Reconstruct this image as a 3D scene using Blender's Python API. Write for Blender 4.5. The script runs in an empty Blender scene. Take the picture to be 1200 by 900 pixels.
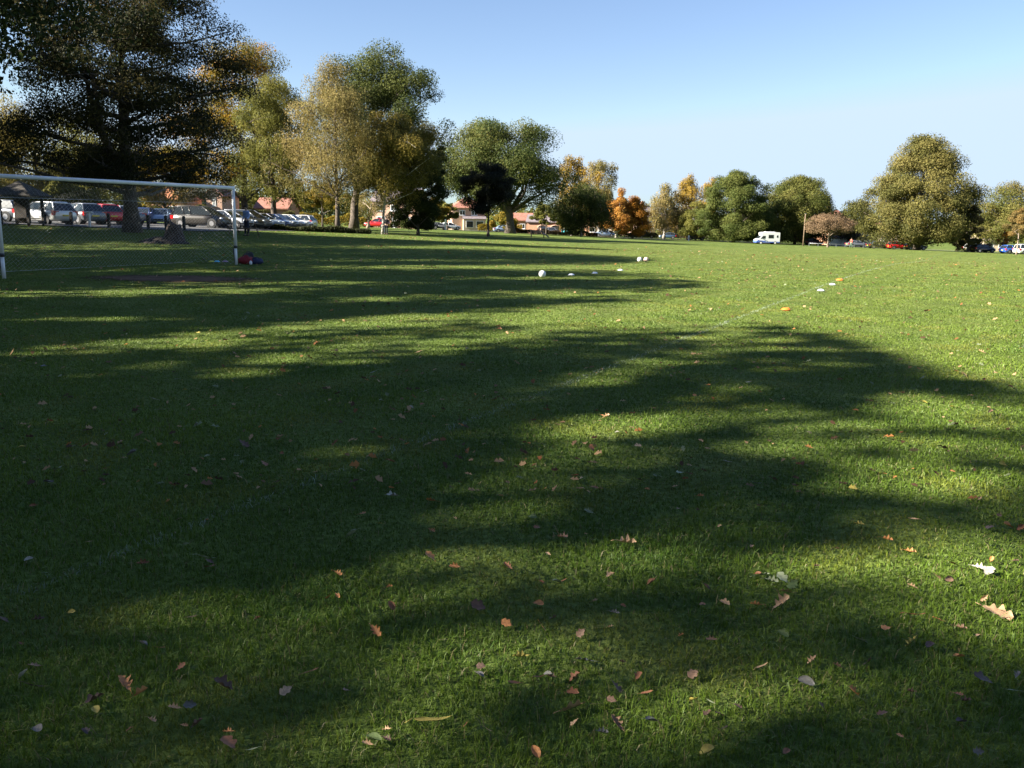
import bpy, math, random
import numpy as np
from mathutils import Vector, Matrix
R = math.radians
SC = bpy.context.scene
COL = SC.collection
# ------------------------------------------------------------------ camera
F = 1010.0
PITCH, ROLL, EYE = 10.93, 0.9, 1.66
cam_d = bpy.data.cameras.new('camera'); cam = bpy.data.objects.new('camera', cam_d); COL.objects.link(cam)
cam_d.sensor_width = 36; cam_d.lens = 36 * F / 1200; cam_d.clip_end = 9000; cam_d.clip_start = .05
CM = Matrix.Rotation(R(90 - PITCH), 3, 'X') @ Matrix.Rotation(R(ROLL), 3, 'Z')
cam.matrix_world = Matrix.Translation((0, 0, EYE)) @ CM.to_4x4()
SC.camera = cam
CMN = np.array(CM)
# ------------------------------------------------------------------ world, sun, exposure
ELEV, AZ = 29.0, 15.0            # sun height; shadows run along (cos AZ, sin AZ)
SUN = Vector((-math.cos(R(ELEV)) * math.cos(R(AZ)), -math.cos(R(ELEV)) * math.sin(R(AZ)), math.sin(R(ELEV))))
SKY_STRENGTH, SUN_STRENGTH, EXPOSURE = 0.05, 5.0, 2.25
SKY_TINT = (.83, .78, .81); SKY_CAP = (2.9, 3.65, 4.5)
w = bpy.data.worlds.new('World'); SC.world = w; w.use_nodes = True
nt = w.node_tree; nt.nodes.clear()
sky = nt.nodes.new('ShaderNodeTexSky'); sky.sky_type = 'NISHITA'; sky.sun_disc = False
sky.sun_elevation = R(ELEV); sky.sun_rotation = math.atan2(SUN.x, SUN.y)
sky.air_density = 1.0; sky.dust_density = 0.15; sky.ozone_density = 3.0; sky.altitude = 50
bg = nt.nodes.new('ShaderNodeBackground'); bg.inputs[1].default_value = SKY_STRENGTH
wo = nt.nodes.new('ShaderNodeOutputWorld')
gm = nt.nodes.new('ShaderNodeGamma'); gm.inputs[1].default_value = 1.0      # evens out the bright horizon band
tn = nt.nodes.new('ShaderNodeMix'); tn.data_type = 'RGBA'; tn.blend_type = 'MULTIPLY'; tn.inputs[0].default_value = 1; tn.inputs[7].default_value = (*SKY_TINT, 1)
nt.links.new(sky.outputs[0], gm.inputs[0]); nt.links.new(gm.outputs[0], tn.inputs[6]); cp = nt.nodes.new('ShaderNodeVectorMath'); cp.operation = 'MINIMUM'; cp.inputs[1].default_value = SKY_CAP
nt.links.new(tn.outputs[2], cp.inputs[0]); nt.links.new(cp.outputs[0], bg.inputs[0]); nt.links.new(bg.outputs[0], wo.inputs[0])
sl = bpy.data.lights.new('sun', 'SUN'); sl.energy = SUN_STRENGTH; sl.angle = R(0.53); sl.color = (1, .93, .80)
so = bpy.data.objects.new('sun', sl); COL.objects.link(so); so.rotation_euler = SUN.to_track_quat('Z', 'Y').to_euler()
so.location = (-60, -20, 60)
SC.view_settings.view_transform = 'Standard'; SC.view_settings.look = 'None'
SC.view_settings.gamma = 1; SC.view_settings.exposure = EXPOSURE; SC.view_settings.use_curve_mapping = False
SC.render.engine = 'CYCLES'
SC.cycles.use_denoising = True
SC.cycles.max_bounces = 5; SC.cycles.diffuse_bounces = 2; SC.cycles.glossy_bounces = 2
SC.cycles.transmission_bounces = 4; SC.cycles.transparent_max_bounces = 6
SC.cycles.caustics_reflective = False; SC.cycles.caustics_refractive = False
# ------------------------------------------------------------------ measuring helpers
def ray(px, py):
    return CMN @ np.array([(px - 600) / F, (450 - py) / F, -1.0])
def pix(P):
    q = (np.asarray(P, float) - np.array([0, 0, EYE])) @ CMN
    d = np.where(q[..., 2] < -.05, -q[..., 2], 1e9)
    return 600 + F * q[..., 0] / d, np.where(q[..., 2] < -.05, 450 - F * q[..., 1] / d, 5000)
def hit(px, py, Y):
    r = ray(px, py); t = Y / r[1]
    return (r[0] * t, Y, EYE + r[2] * t)
CTRL = [hit(*a) for a in ((20, 262, 56), (65, 263, 60), (190, 263, 68), (235, 267, 70), (289, 276, 52), (155, 268, 50), (200, 285, 41),
    (345, 266, 95), (395, 273.5, 85), (450, 277, 84), (415, 272, 95), (491, 275, 92), (570, 277, 100), (600, 272, 145), (632, 279.5, 107),
    (545, 269.5, 190), (680, 275, 165), (730, 279, 180), (800, 283, 195), (860, 285.5, 185), (898, 287.6, 175), (970, 290, 140),
    (1080, 291.5, 155), (1160, 295, 130), (1191, 297, 112), (930, 285.5, 195), (1000, 288.5, 190), (640, 275.5, 180), (450, 268, 140),
    (380, 265, 125), (250, 261, 120), (180, 260, 110))]
CTRL += [(x, y, 0.0) for x, y in ((0, 0), (0, 10), (-8, 12), (8, 12), (-12, 21), (-9, 28), (0, 22), (0, 30), (10, 22), (-20, 10), (-18, 32), (14, 30), (4, 36))]
CTRL = np.array(CTRL)
def lin(x, y):
    return -.007 * (np.clip(y, 25, 230) - 25) - .026 * np.clip(x, -60, 110) * np.clip(y / 70, 0, 1)
_res = CTRL[:, 2] - lin(CTRL[:, 0], CTRL[:, 1])
_sg = 5 + .11 * CTRL[:, 1]
def terrain(x, y):
    x = np.asarray(x, float); y = np.asarray(y, float)
    num = np.zeros(np.broadcast(x, y).shape); den = np.full(num.shape, .12)
    for (cx, cy, _), r, s in zip(CTRL, _res, _sg):
        g = np.exp(-((x - cx) ** 2 + (y - cy) ** 2) / (2 * s * s)); num += g * r; den += g
    return lin(x, y) + num / den
def T(x, y): return float(terrain(x, y))
def at(px, Y):
    """ground point seen in column px at depth Y"""
    py = 280
    for _ in range(3):
        p = hit(px, py, Y); g = (p[0], Y, T(p[0], Y)); py = float(pix(np.array(g))[1])
    return g
# ------------------------------------------------------------------ object helpers
def tag(o, label=None, cat=None, group=None, kind=None):
    if label: o['label'] = label
    if cat: o['category'] = cat
    if group: o['group'] = group
    if kind: o['kind'] = kind
    return o
def thing(name, label, cat, loc=(0, 0, 0), rz=0, group=None):
    o = bpy.data.objects.new(name, None); COL.objects.link(o); o.location = loc; o.rotation_euler = (0, 0, rz)
    o.empty_display_size = .2
    return tag(o, label, cat, group)
def link(name, me, parent=None):
    o = bpy.data.objects.new(name, me); COL.objects.link(o)
    if parent: o.parent = parent
    return o
def copy_tree(o, parent=None):
    c = o.copy(); COL.objects.link(c)
    if parent: c.parent = parent
    for ch in list(o.children): copy_tree(ch, c)
    return c
class MB:
    def __init__(s): s.v = []; s.f = []; s.m = []; s.sm = []
    def add(s, vs, fs, mi=0, smooth=False):
        b = len(s.v); s.v += [tuple(map(float, p)) for p in vs]
        for f in fs: s.f.append([b + i for i in f]); s.m.append(mi); s.sm.append(smooth)
    def box(s, x0, x1, y0, y1, z0, z1, mi=0, M=None):
        vs = [(x, y, z) for z in (z0, z1) for x, y in ((x0, y0), (x1, y0), (x1, y1), (x0, y1))]
        if M is not None: vs = [M @ Vector(v) for v in vs]
        s.add(vs, [(3, 2, 1, 0), (4, 5, 6, 7), (0, 1, 5, 4), (1, 2, 6, 5), (2, 3, 7, 6), (3, 0, 4, 7)], mi)
    def tube(s, pts, rad, n=6, mi=0, smooth=True, caps=True):
        pts = [Vector(p) for p in pts]
        if not hasattr(rad, '__len__'): rad = [rad] * len(pts)
        vs = []; k = len(pts)
        up = Vector((0, 0, 1)); prev = None
        for i, p in enumerate(pts):
            d = (pts[min(i + 1, k - 1)] - pts[max(i - 1, 0)])
            if d.length < 1e-7: d = Vector((0, 0, 1))
            d.normalize()
            if prev is None:
                a = d.orthogonal().normalized()
            else:
                a = prev - d * prev.dot(d)
                a = a.normalized() if a.length > 1e-5 else d.orthogonal().normalized()
            prev = a; b = d.cross(a)
            for j in range(n):
                t = 2 * math.pi * (j + .5) / n
                vs.append(p + (a * math.cos(t) + b * math.sin(t)) * rad[i])
        fs = [(i * n + j, i * n + (j + 1) % n, (i + 1) * n + (j + 1) % n, (i + 1) * n + j) for i in range(k - 1) for j in range(n)]
        if caps: fs += [tuple(reversed(range(n))), tuple(range((k - 1) * n, k * n))]
        s.add(vs, fs, mi, smooth)
    def prism(s, poly, y0, y1, mi=0, M=None):
        """poly in x,z extruded along y"""
        n = len(poly); vs = [(x, y0, z) for x, z in poly] + [(x, y1, z) for x, z in poly]
        if M is not None: vs = [M @ Vector(v) for v in vs]
        s.add(vs, [tuple(range(n)), tuple(reversed(range(n, 2 * n)))] + [((j + 1) % n, j, n + j, n + (j + 1) % n) for j in range(n)], mi)
    def ball(s, c, r, nu=12, nv=8, mi=0, sc=(1, 1, 1)):
        vs = [(c[0], c[1], c[2] + r * sc[2])]
        for i in range(1, nv):
            a = math.pi * i / nv
            for j in range(nu):
                t = 2 * math.pi * j / nu
                vs.append((c[0] + r * sc[0] * math.sin(a) * math.cos(t), c[1] + r * sc[1] * math.sin(a) * math.sin(t), c[2] + r * sc[2] * math.cos(a)))
        vs.append((c[0], c[1], c[2] - r * sc[2])); L = len(vs) - 1
        fs = [(0, 1 + j, 1 + (j + 1) % nu) for j in range(nu)]
        for i in range(nv - 2):
            for j in range(nu):
                a = 1 + i * nu + j; b = 1 + i * nu + (j + 1) % nu
                fs.append((a, a + nu, b + nu, b))
        fs += [(L, 1 + (nv - 2) * nu + (j + 1) % nu, 1 + (nv - 2) * nu + j) for j in range(nu)]
        s.add(vs, fs, mi, True)
    def mesh(s, name, mats):
        me = bpy.data.meshes.new(name); me.from_pydata(s.v, [], s.f)
        for m in (mats if isinstance(mats, (list, tuple)) else [mats]): me.materials.append(m)
        me.polygons.foreach_set('material_index', s.m); me.polygons.foreach_set('use_smooth', s.sm); me.update()
        return me
    def build(s, name, mats, parent=None): return link(name, s.mesh(name, mats), parent)
def np_mesh(name, V, Fc, mats, col=None, smooth=False):
    """Fc: int array (n,k), every face k corners"""
    me = bpy.data.meshes.new(name); n, k = Fc.shape
    me.vertices.add(len(V)); me.vertices.foreach_set('co', np.ascontiguousarray(V, dtype=np.float32).ravel())
    me.loops.add(n * k); me.loops.foreach_set('vertex_index', Fc.astype(np.int32).ravel())
    me.polygons.add(n); me.polygons.foreach_set('loop_start', np.arange(0, n * k, k, dtype=np.int32))
    me.polygons.foreach_set('loop_total', np.full(n, k, dtype=np.int32))
    if smooth: me.polygons.foreach_set('use_smooth', np.ones(n, dtype=bool))
    for m in (mats if isinstance(mats, (list, tuple)) else [mats]): me.materials.append(m)
    if col is not None:
        a = me.color_attributes.new('Col', 'FLOAT_COLOR', 'POINT')
        c = np.ones((len(V), 4), np.float32); c[:, :3] = col; a.data.foreach_set('color', c.ravel())
    me.update(calc_edges=True)
    return me
# ------------------------------------------------------------------ materials
def new_mat(name):
    m = bpy.data.materials.new(name); m.use_nodes = True; n = m.node_tree; n.nodes.clear()
    o = n.nodes.new('ShaderNodeOutputMaterial'); return m, n, o
_mc = {}
def mat(name, c, rough=.7, metal=0, var=.15, scale=8, bump=0, c2=None, coat=0, spec=.5):
    if name in _mc: return _mc[name]
    m, n, o = new_mat(name); b = n.nodes.new('ShaderNodeBsdfPrincipled')
    b.inputs['Roughness'].default_value = rough; b.inputs['Metallic'].default_value = metal
    b.inputs['Specular IOR Level'].default_value = spec
    if coat: b.inputs['Coat Weight'].default_value = coat
    tc = n.nodes.new('ShaderNodeTexCoord'); no = n.nodes.new('ShaderNodeTexNoise'); no.inputs['Scale'].default_value = scale; no.inputs['Detail'].default_value = 4
    n.links.new(tc.outputs['Object'], no.inputs['Vector'])
    cr = n.nodes.new('ShaderNodeValToRGB'); n.links.new(no.outputs['Fac'], cr.inputs[0])
    c2 = c2 or tuple(v * (1 - var) for v in c); hi = tuple(min(1, v * (1 + var * .6)) for v in c)
    cr.color_ramp.elements[0].position = .35; cr.color_ramp.elements[0].color = (*c2, 1)
    cr.color_ramp.elements[1].position = .65; cr.color_ramp.elements[1].color = (*hi, 1)
    n.links.new(cr.outputs[0], b.inputs['Base Color'])
    if bump:
        bp = n.nodes.new('ShaderNodeBump'); bp.inputs['Strength'].default_value = bump; bp.inputs['Distance'].default_value = .02
        n.links.new(no.outputs['Fac'], bp.inputs['Height']); n.links.new(bp.outputs[0], b.inputs['Normal'])
    n.links.new(b.outputs[0], o.inputs[0]); _mc[name] = m; return m
def leaf_mat(name, trans=.38, rough=.6, spec=.10):
    m, n, o = new_mat(name); a = n.nodes.new('ShaderNodeAttribute'); a.attribute_name = 'Col'
    b = n.nodes.new('ShaderNodeBsdfPrincipled'); b.inputs['Roughness'].default_value = rough; b.inputs['Specular IOR Level'].default_value = spec
    t = n.nodes.new('ShaderNodeBsdfTranslucent'); mx = n.nodes.new('ShaderNodeMixShader'); mx.inputs[0].default_value = trans
    n.links.new(a.outputs['Color'], b.inputs['Base Color']); n.links.new(a.outputs['Color'], t.inputs['Color'])
    n.links.new(b.outputs[0], mx.inputs[1]); n.links.new(t.outputs[0], mx.inputs[2]); n.links.new(mx.outputs[0], o.inputs[0]); return m
M_LEAF = leaf_mat('tree_leaves'); M_BLADE = leaf_mat('grass_blades', .3, .5, .3)
M_BARK = mat('bark', (.09, .07, .055), .95, var=.5, scale=6, bump=.8)
M_BIRCH = mat('birch_bark', (.42, .38, .33), .85, var=.7, scale=5, bump=.3)
M_PALEBARK = mat('pale_bark', (.26, .20, .15), .9, var=.4, scale=5, bump=.5)
def ground_mat():
    m, n, o = new_mat('lawn'); b = n.nodes.new('ShaderNodeBsdfPrincipled'); b.inputs['Roughness'].default_value = .9; b.inputs['Specular IOR Level'].default_value = .1
    tc = n.nodes.new('ShaderNodeTexCoord')
    def noise(s, d=5, sc=None):
        no = n.nodes.new('ShaderNodeTexNoise'); no.inputs['Scale'].default_value = s; no.inputs['Detail'].default_value = d
        mp = n.nodes.new('ShaderNodeMapping'); mp.inputs['Scale'].default_value = sc or (1, 1, 1)
        n.links.new(tc.outputs['Object'], mp.inputs[0]); n.links.new(mp.outputs[0], no.inputs['Vector']); return no
    def ramp(no, a, b_, p0=.35, p1=.65):
        cr = n.nodes.new('ShaderNodeValToRGB'); cr.color_ramp.elements[0].position = p0; cr.color_ramp.elements[0].color = (*a, 1)
        cr.color_ramp.elements[1].position = p1; cr.color_ramp.elements[1].color = (*b_, 1); n.links.new(no.outputs['Fac'], cr.inputs[0]); return cr
    def mix(kind, fac, a, b_):
        x = n.nodes.new('ShaderNodeMix'); x.data_type = 'RGBA'; x.blend_type = kind
        if hasattr(fac, 'links'): n.links.new(fac, x.inputs[0])
        else: x.inputs[0].default_value = fac
        n.links.new(a, x.inputs[6]); n.links.new(b_, x.inputs[7]); return x.outputs[2]
    big = ramp(noise(.06, 4), G_A, G_B)
    mid = ramp(noise(.9, 6), (.62, .66, .6), (1.25, 1.2, 1.3), .3, .7)
    fine = ramp(noise(22, 6), (.45, .5, .4), (1.5, 1.45, 1.6), .3, .7)
    dry = ramp(noise(.22, 7, (1, 2.2, 1)), (0, 0, 0), (1, 1, 1), .55, .78)
    c = mix('MULTIPLY', 1, big.outputs[0], mid.outputs[0]); c = mix('MULTIPLY', .8, c, fine.outputs[0])
    rgb = n.nodes.new('ShaderNodeRGB'); rgb.outputs[0].default_value = (.15, .135, .05, 1)
    ml = n.nodes.new('ShaderNodeMath'); ml.operation = 'MULTIPLY'; ml.inputs[1].default_value = .5; n.links.new(dry.outputs[0], ml.inputs[0])
    c = mix('MIX', ml.outputs[0], c, rgb.outputs[0])
    n.links.new(c, b.inputs['Base Color'])
    nb = noise(14, 6); nb2 = noise(1.6, 4); ad = n.nodes.new('ShaderNodeMath'); ad.operation = 'ADD'
    n.links.new(nb.outputs['Fac'], ad.inputs[0]); n.links.new(nb2.outputs['Fac'], ad.inputs[1])
    bp = n.nodes.new('ShaderNodeBump'); bp.inputs['Strength'].default_value = .9; bp.inputs['Distance'].default_value = .06
    n.links.new(ad.outputs[0], bp.inputs['Height']); n.links.new(bp.outputs[0], b.inputs['Normal'])
    n.links.new(b.outputs[0], o.inputs[0]); return m
G_A, G_B = (.085, .125, .024), (.120, .155, .034)
M_LAWN = ground_mat()
def brick_mat(name, c1, c2, mortar=(.45, .40, .34)):
    m, n, o = new_mat(name); b = n.nodes.new('ShaderNodeBsdfPrincipled'); b.inputs['Roughness'].default_value = .9
    tc = n.nodes.new('ShaderNodeTexCoord'); mp = n.nodes.new('ShaderNodeMapping'); mp.inputs['Rotation'].default_value = (R(90), 0, 0)
    br = n.nodes.new('ShaderNodeTexBrick'); br.inputs['Scale'].default_value = 4.5; br.inputs['Color1'].default_value = (*c1, 1); br.inputs['Color2'].default_value = (*c2, 1); br.inputs['Mortar'].default_value = (*mortar, 1)
    br.inputs['Mortar Size'].default_value = .015
    n.links.new(tc.outputs['Object'], mp.inputs[0]); n.links.new(mp.outputs[0], br.inputs['Vector']); n.links.new(br.outputs[0], b.inputs['Base Color']); n.links.new(b.outputs[0], o.inputs[0]); return m
M_BRICK = brick_mat('orange_brick', (.46, .22, .12), (.38, .17, .09))
M_BRICK2 = brick_mat('pink_brick', (.50, .30, .21), (.42, .24, .17))
M_REND = mat('cream_render', (.50, .40, .29), .9)
M_WHITE = mat('white_paint', (.78, .78, .78), .5, var=.08, scale=3)
M_TILE_RED = mat('red_roof_tiles', (.27, .115, .08), .85, var=.35, scale=2.5, bump=.4)
M_TILE_GREY = mat('grey_roof_tiles', (.17, .14, .15), .85, var=.3, scale=2.5, bump=.4)
M_WOOD_DK = mat('dark_timber', (.035, .028, .022), .85, var=.4, scale=5, bump=.4)
M_WOOD = mat('weathered_timber', (.20, .14, .09), .85, var=.4, scale=5, bump=.4)
M_GLASS = mat('dark_glass', (.02, .025, .03), .08, var=.1, spec=.8)
M_TYRE = mat('tyre_rubber', (.02, .02, .02), .9)
M_RIM = mat('wheel_alloy', (.5, .5, .52), .3, metal=.8)
M_LAMP = mat('lamp_lens', (.75, .78, .8), .1, spec=.9)
M_RED = mat('red_lens', (.45, .015, .015), .2)
M_PLASTIC = mat('black_plastic', (.025, .025, .027), .5)
M_PLATE = mat('plate_yellow', (.7, .55, .05), .5)
M_ASPHALT = mat('asphalt', (.055, .055, .057), .95, var=.3, scale=2, bump=.3)
M_CONC = mat('concrete', (.36, .33, .28), .9, var=.2, scale=3)
M_MUD = mat('bare_earth', (.095, .058, .036), .95, var=.6, scale=2.2, bump=1, c2=(.045, .03, .02))
M_METAL = mat('galvanised_steel', (.35, .36, .38), .4, metal=.7)
# ------------------------------------------------------------------ ground sheet
def axis(lo, hi, fine, grow, far):
    a = list(np.arange(lo, hi + .001, fine)); s = fine; x = a[-1]
    while x < far: s *= grow; x += s; a.append(x)
    s = fine; x = a[0]
    while x > -far: s *= grow; x -= s; a.insert(0, x)
    return np.array(a)
gx = axis(-70, 110, 2, 1.22, 3500); gy = axis(-20, 215, 2, 1.22, 3500)
GX, GY = np.meshgrid(gx, gy); GZ = terrain(GX, GY)
V = np.stack([GX, GY, GZ], -1).reshape(-1, 3); nx = len(gx)
ii, jj = np.meshgrid(np.arange(len(gy) - 1), np.arange(nx - 1), indexing='ij'); a = (ii * nx + jj).ravel()
g = link('ground', np_mesh('ground', V, np.stack([a, a + 1, a + nx + 1, a + nx], 1), M_LAWN, smooth=True)); tag(g, kind='structure')
def sheet(name, poly_pts, m, lift, step=2.0, width=None):
    """strip of ground cover following the land: polyline of (x,y) with a width"""
    mb = MB(); pts = []
    for (x0, y0), (x1, y1) in zip(poly_pts[:-1], poly_pts[1:]):
        n = max(1, int(math.hypot(x1 - x0, y1 - y0) / step))
        pts += [(x0 + (x1 - x0) * k / n, y0 + (y1 - y0) * k / n) for k in range(n)]
    pts.append(poly_pts[-1]); k = max(1, int(width / step)); vs = []
    for i, (x, y) in enumerate(pts):
        a_, b_ = pts[max(i - 1, 0)], pts[min(i + 1, len(pts) - 1)]
        dx, dy = b_[0] - a_[0], b_[1] - a_[1]; L = math.hypot(dx, dy); nx_, ny_ = -dy / L, dx / L
        for j in range(k + 1):
            t = (j / k - .5) * width; X, Y_ = x + nx_ * t, y + ny_ * t
            vs.append((X, Y_, T(X, Y_) + lift))
    fs = [(i * (k + 1) + j + 1, i * (k + 1) + j, (i + 1) * (k + 1) + j, (i + 1) * (k + 1) + j + 1) for i in range(len(pts) - 1) for j in range(k)]
    mb.add(vs, fs, 0, True); return tag(mb.build(name, m), kind='structure')
# car park at left, road along the far side
sheet('car_park', [(-60, 76), (-20, 76)], M_ASPHALT, .045, 2, 40)
sheet('car_park_kerb', [(-60, 55.6), (-27, 55.6)], M_CONC, .12, 2, .4)
ROAD = [(-30, 178), (0, 181), (25, 186), (52, 206), (75, 186), (110, 160), (160, 150)]
sheet('road', ROAD, M_ASPHALT, .05, 2, 7)
sheet('pavement', [(x, y + 5) for x, y in ROAD], M_CONC, .14, 2, 2)
# bare earth in the goal mouth
random.seed(5)
mc = hit(203, 323.5, 21.6)[:2]
def in_mud(x, y, k=1.0):
    dx = (x - mc[0]) * .9 + (y - mc[1]) * .0; dy = (y - mc[1]) + .15 * (x - mc[0])
    return (dx / 1.9) ** 2 + (dy / 1.15) ** 2 < k
mb = MB(); ring = []
for i in range(48):
    t = i / 48 * 2 * math.pi; q = 1 + .14 * math.sin(3 * t + 1) + .1 * math.sin(7 * t) + random.uniform(-.07, .07)
    x = mc[0] + 2.6 * q * math.cos(t); y = mc[1] + 1.6 * q * math.sin(t) - .15 * (2.6 * q * math.cos(t)); ring.append((x, y, T(x, y) + .012))
ring = [(mc[0] + (x_ - mc[0]) * 1.15, mc[1] + (y_ - mc[1]) * 1.05, z_) for x_, y_, z_ in ring]
mb.add([(mc[0], mc[1], T(*mc) + .012)] + ring, [(0, 1 + i, 1 + (i + 1) % 48) for i in range(48)], 0, True)
m, n_, o_ = new_mat('worn_goalmouth'); b = n_.nodes.new('ShaderNodeBsdfPrincipled'); b.inputs['Roughness'].default_value = .95; b.inputs['Specular IOR Level'].default_value = .1
tc = n_.nodes.new('ShaderNodeTexCoord'); mp = n_.nodes.new('ShaderNodeMapping'); mp.vector_type = 'POINT'; mp.inputs['Location'].default_value = (-mc[0] / 2.9, -mc[1] / 1.5, 0); mp.inputs['Scale'].default_value = (1 / 2.9, 1 / 1.5, 0)
ln_ = n_.nodes.new('ShaderNodeVectorMath'); ln_.operation = 'LENGTH'; n_.links.new(tc.outputs['Object'], mp.inputs[0]); n_.links.new(mp.outputs[0], ln_.inputs[0])
no = n_.nodes.new('ShaderNodeTexNoise'); no.inputs['Scale'].default_value = 2.6; no.inputs['Detail'].default_value = 8; no.inputs['Roughness'].default_value = .7; n_.links.new(tc.outputs['Object'], no.inputs['Vector'])
ma = n_.nodes.new('ShaderNodeMath'); ma.operation = 'MULTIPLY_ADD'; ma.inputs[1].default_value = 1.3; n_.links.new(no.outputs['Fac'], ma.inputs[0]); n_.links.new(ln_.outputs['Value'], ma.inputs[2])
cr = n_.nodes.new('ShaderNodeValToRGB'); cr.color_ramp.elements[0].position = .0; cr.color_ramp.elements[0].color = (1, 1, 1, 1); cr.color_ramp.elements[1].color = (0, 0, 0, 1)
dv = n_.nodes.new('ShaderNodeMath'); dv.operation = 'MULTIPLY_ADD'; dv.inputs[1].default_value = 2.6; dv.inputs[2].default_value = -2.9; n_.links.new(ma.outputs[0], dv.inputs[0]); n_.links.new(dv.outputs[0], cr.inputs[0])
c2 = n_.nodes.new('ShaderNodeValToRGB'); c2.color_ramp.elements[0].position = .35; c2.color_ramp.elements[0].color = (.075, .045, .03, 1); c2.color_ramp.elements[1].position = .65; c2.color_ramp.elements[1].color = (.17, .11, .07, 1); n_.links.new(no.outputs['Fac'], c2.inputs[0]); n_.links.new(c2.outputs[0], b.inputs['Base Color'])
bp = n_.nodes.new('ShaderNodeBump'); bp.inputs['Strength'].default_value = 1; bp.inputs['Distance'].default_value = .08; n_.links.new(no.outputs['Fac'], bp.inputs['Height']); n_.links.new(bp.outputs[0], b.inputs['Normal'])
tr_ = n_.nodes.new('ShaderNodeBsdfTransparent'); mx = n_.nodes.new('ShaderNodeMixShader'); n_.links.new(cr.outputs[0], mx.inputs[0]); n_.links.new(tr_.outputs[0], mx.inputs[1]); n_.links.new(b.outputs[0], mx.inputs[2]); n_.links.new(mx.outputs[0], o_.inputs[0])
tag(mb.build('bare_earth_patch', m), kind='structure')
# ------------------------------------------------------------------ set sunlit patches on the lawn; the off-frame crowns are thinned to let them through
XE = np.array([(200, 560), (275, 620), (283, 705), (287, 560), (294, 722), (298.5, 720), (305, 790), (312.5, 680), (320, 850), (326, 800), (333, 850), (343, 850), (353, 880), (368, 860),
    (382, 935), (392, 985), (402, 1030), (415, 1065), (430, 1105), (443, 1130), (452, 1200), (480, 1320), (900, 2600)], float)
GAPS = [(52, 260, 24, 8, 0, 1), (117, 264, 14, 5, 0, 1), (345, 266, 30, 4, 0, .9), (250, 264, 10, 3, 0, .8),   # (px, py, rx, ry, degrees, strength) of the sunlit patches as they lie on the grass
    (150, 343, 180, 4, -1, .7), (200, 403, 120, 5, -3, .85), (440, 378, 180, 5, -4, .65), (330, 428, 110, 8, -14, .35), (560, 400, 130, 6, -9, .5), (690, 368, 130, 7, -3, .9),
    (120, 374, 90, 3, -1, .5), (460, 350, 120, 3, -2, .5), (640, 345, 90, 4, 0, .55), (500, 305, 160, 2, 0, .6), (560, 313, 170, 2.2, 0, .8), (640, 326, 120, 2, 0, .6), (360, 332, 120, 2.5, 0, .5), (250, 318, 60, 2, 0, .3),
    (470, 290, 120, 1.8, 0, .5), (630, 287, 80, 2.5, 0, .9), (60, 300, 80, 2, 0, .5), (180, 292, 100, 1.6, 0, .5), (400, 297, 100, 1.5, 0, .4),
    (740, 437, 100, 9, -12, .4), (900, 405, 60, 6, 3, .25), (850, 455, 60, 8, 0, .1),
    (730, 500, 75, 17, -8, .8), (1125, 485, 80, 17, 0, .75), (935, 525, 45, 12, 0, .6), (1080, 565, 150, 24, -4, .6), (640, 600, 110, 24, -25, .45),
    (845, 482, 110, 9, 0, .15), (480, 700, 120, 42, -28, .8), (340, 720, 70, 48, -30, .8), (250, 790, 90, 40, -20, .45), (150, 740, 80, 24, -20, .25),
    (640, 745, 110, 42, -8, .85), (560, 650, 90, 24, -20, .6), (1140, 632, 70, 24, 0, .95), (1120, 715, 110, 45, 10, .85), (930, 740, 90, 38, 0, .55), (960, 640, 60, 30, 0, .4),
    (1060, 790, 110, 30, 0, .4), (830, 800, 130, 45, 0, .5), (600, 850, 380, 75, 0, .36), (420, 830, 170, 45, -8, .45), (200, 800, 190, 80, -12, .34), (830, 640, 60, 30, 0, .3), (720, 710, 340, 70, -12, .42), (1020, 690, 220, 90, 0, .45), (620, 560, 120, 26, -22, .35), (1050, 520, 130, 40, 0, .15), (300, 300, 260, 14, 0, .12)]
def lit(G):
    u, v = pix(G); e = np.interp(v, XE[:, 0], XE[:, 1])
    wob = 10 * np.sin(v * .9) * (v < 345)
    val = np.clip((u - e - wob + 14) / 28, 0, 1) * 1.0
    val = np.where(G[:, 1] < 1.5, 0, val)
    for cx, cy, rx, ry, an, s in GAPS:
        c, n_ = math.cos(R(an)), math.sin(R(an)); dx, dy = u - cx, v - cy
        p, q = (dx * c + dy * n_) / rx, (-dx * n_ + dy * c) / ry
        val = np.maximum(val, s * np.exp(-(p * p + q * q) ** 1.5))
    return val
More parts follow.
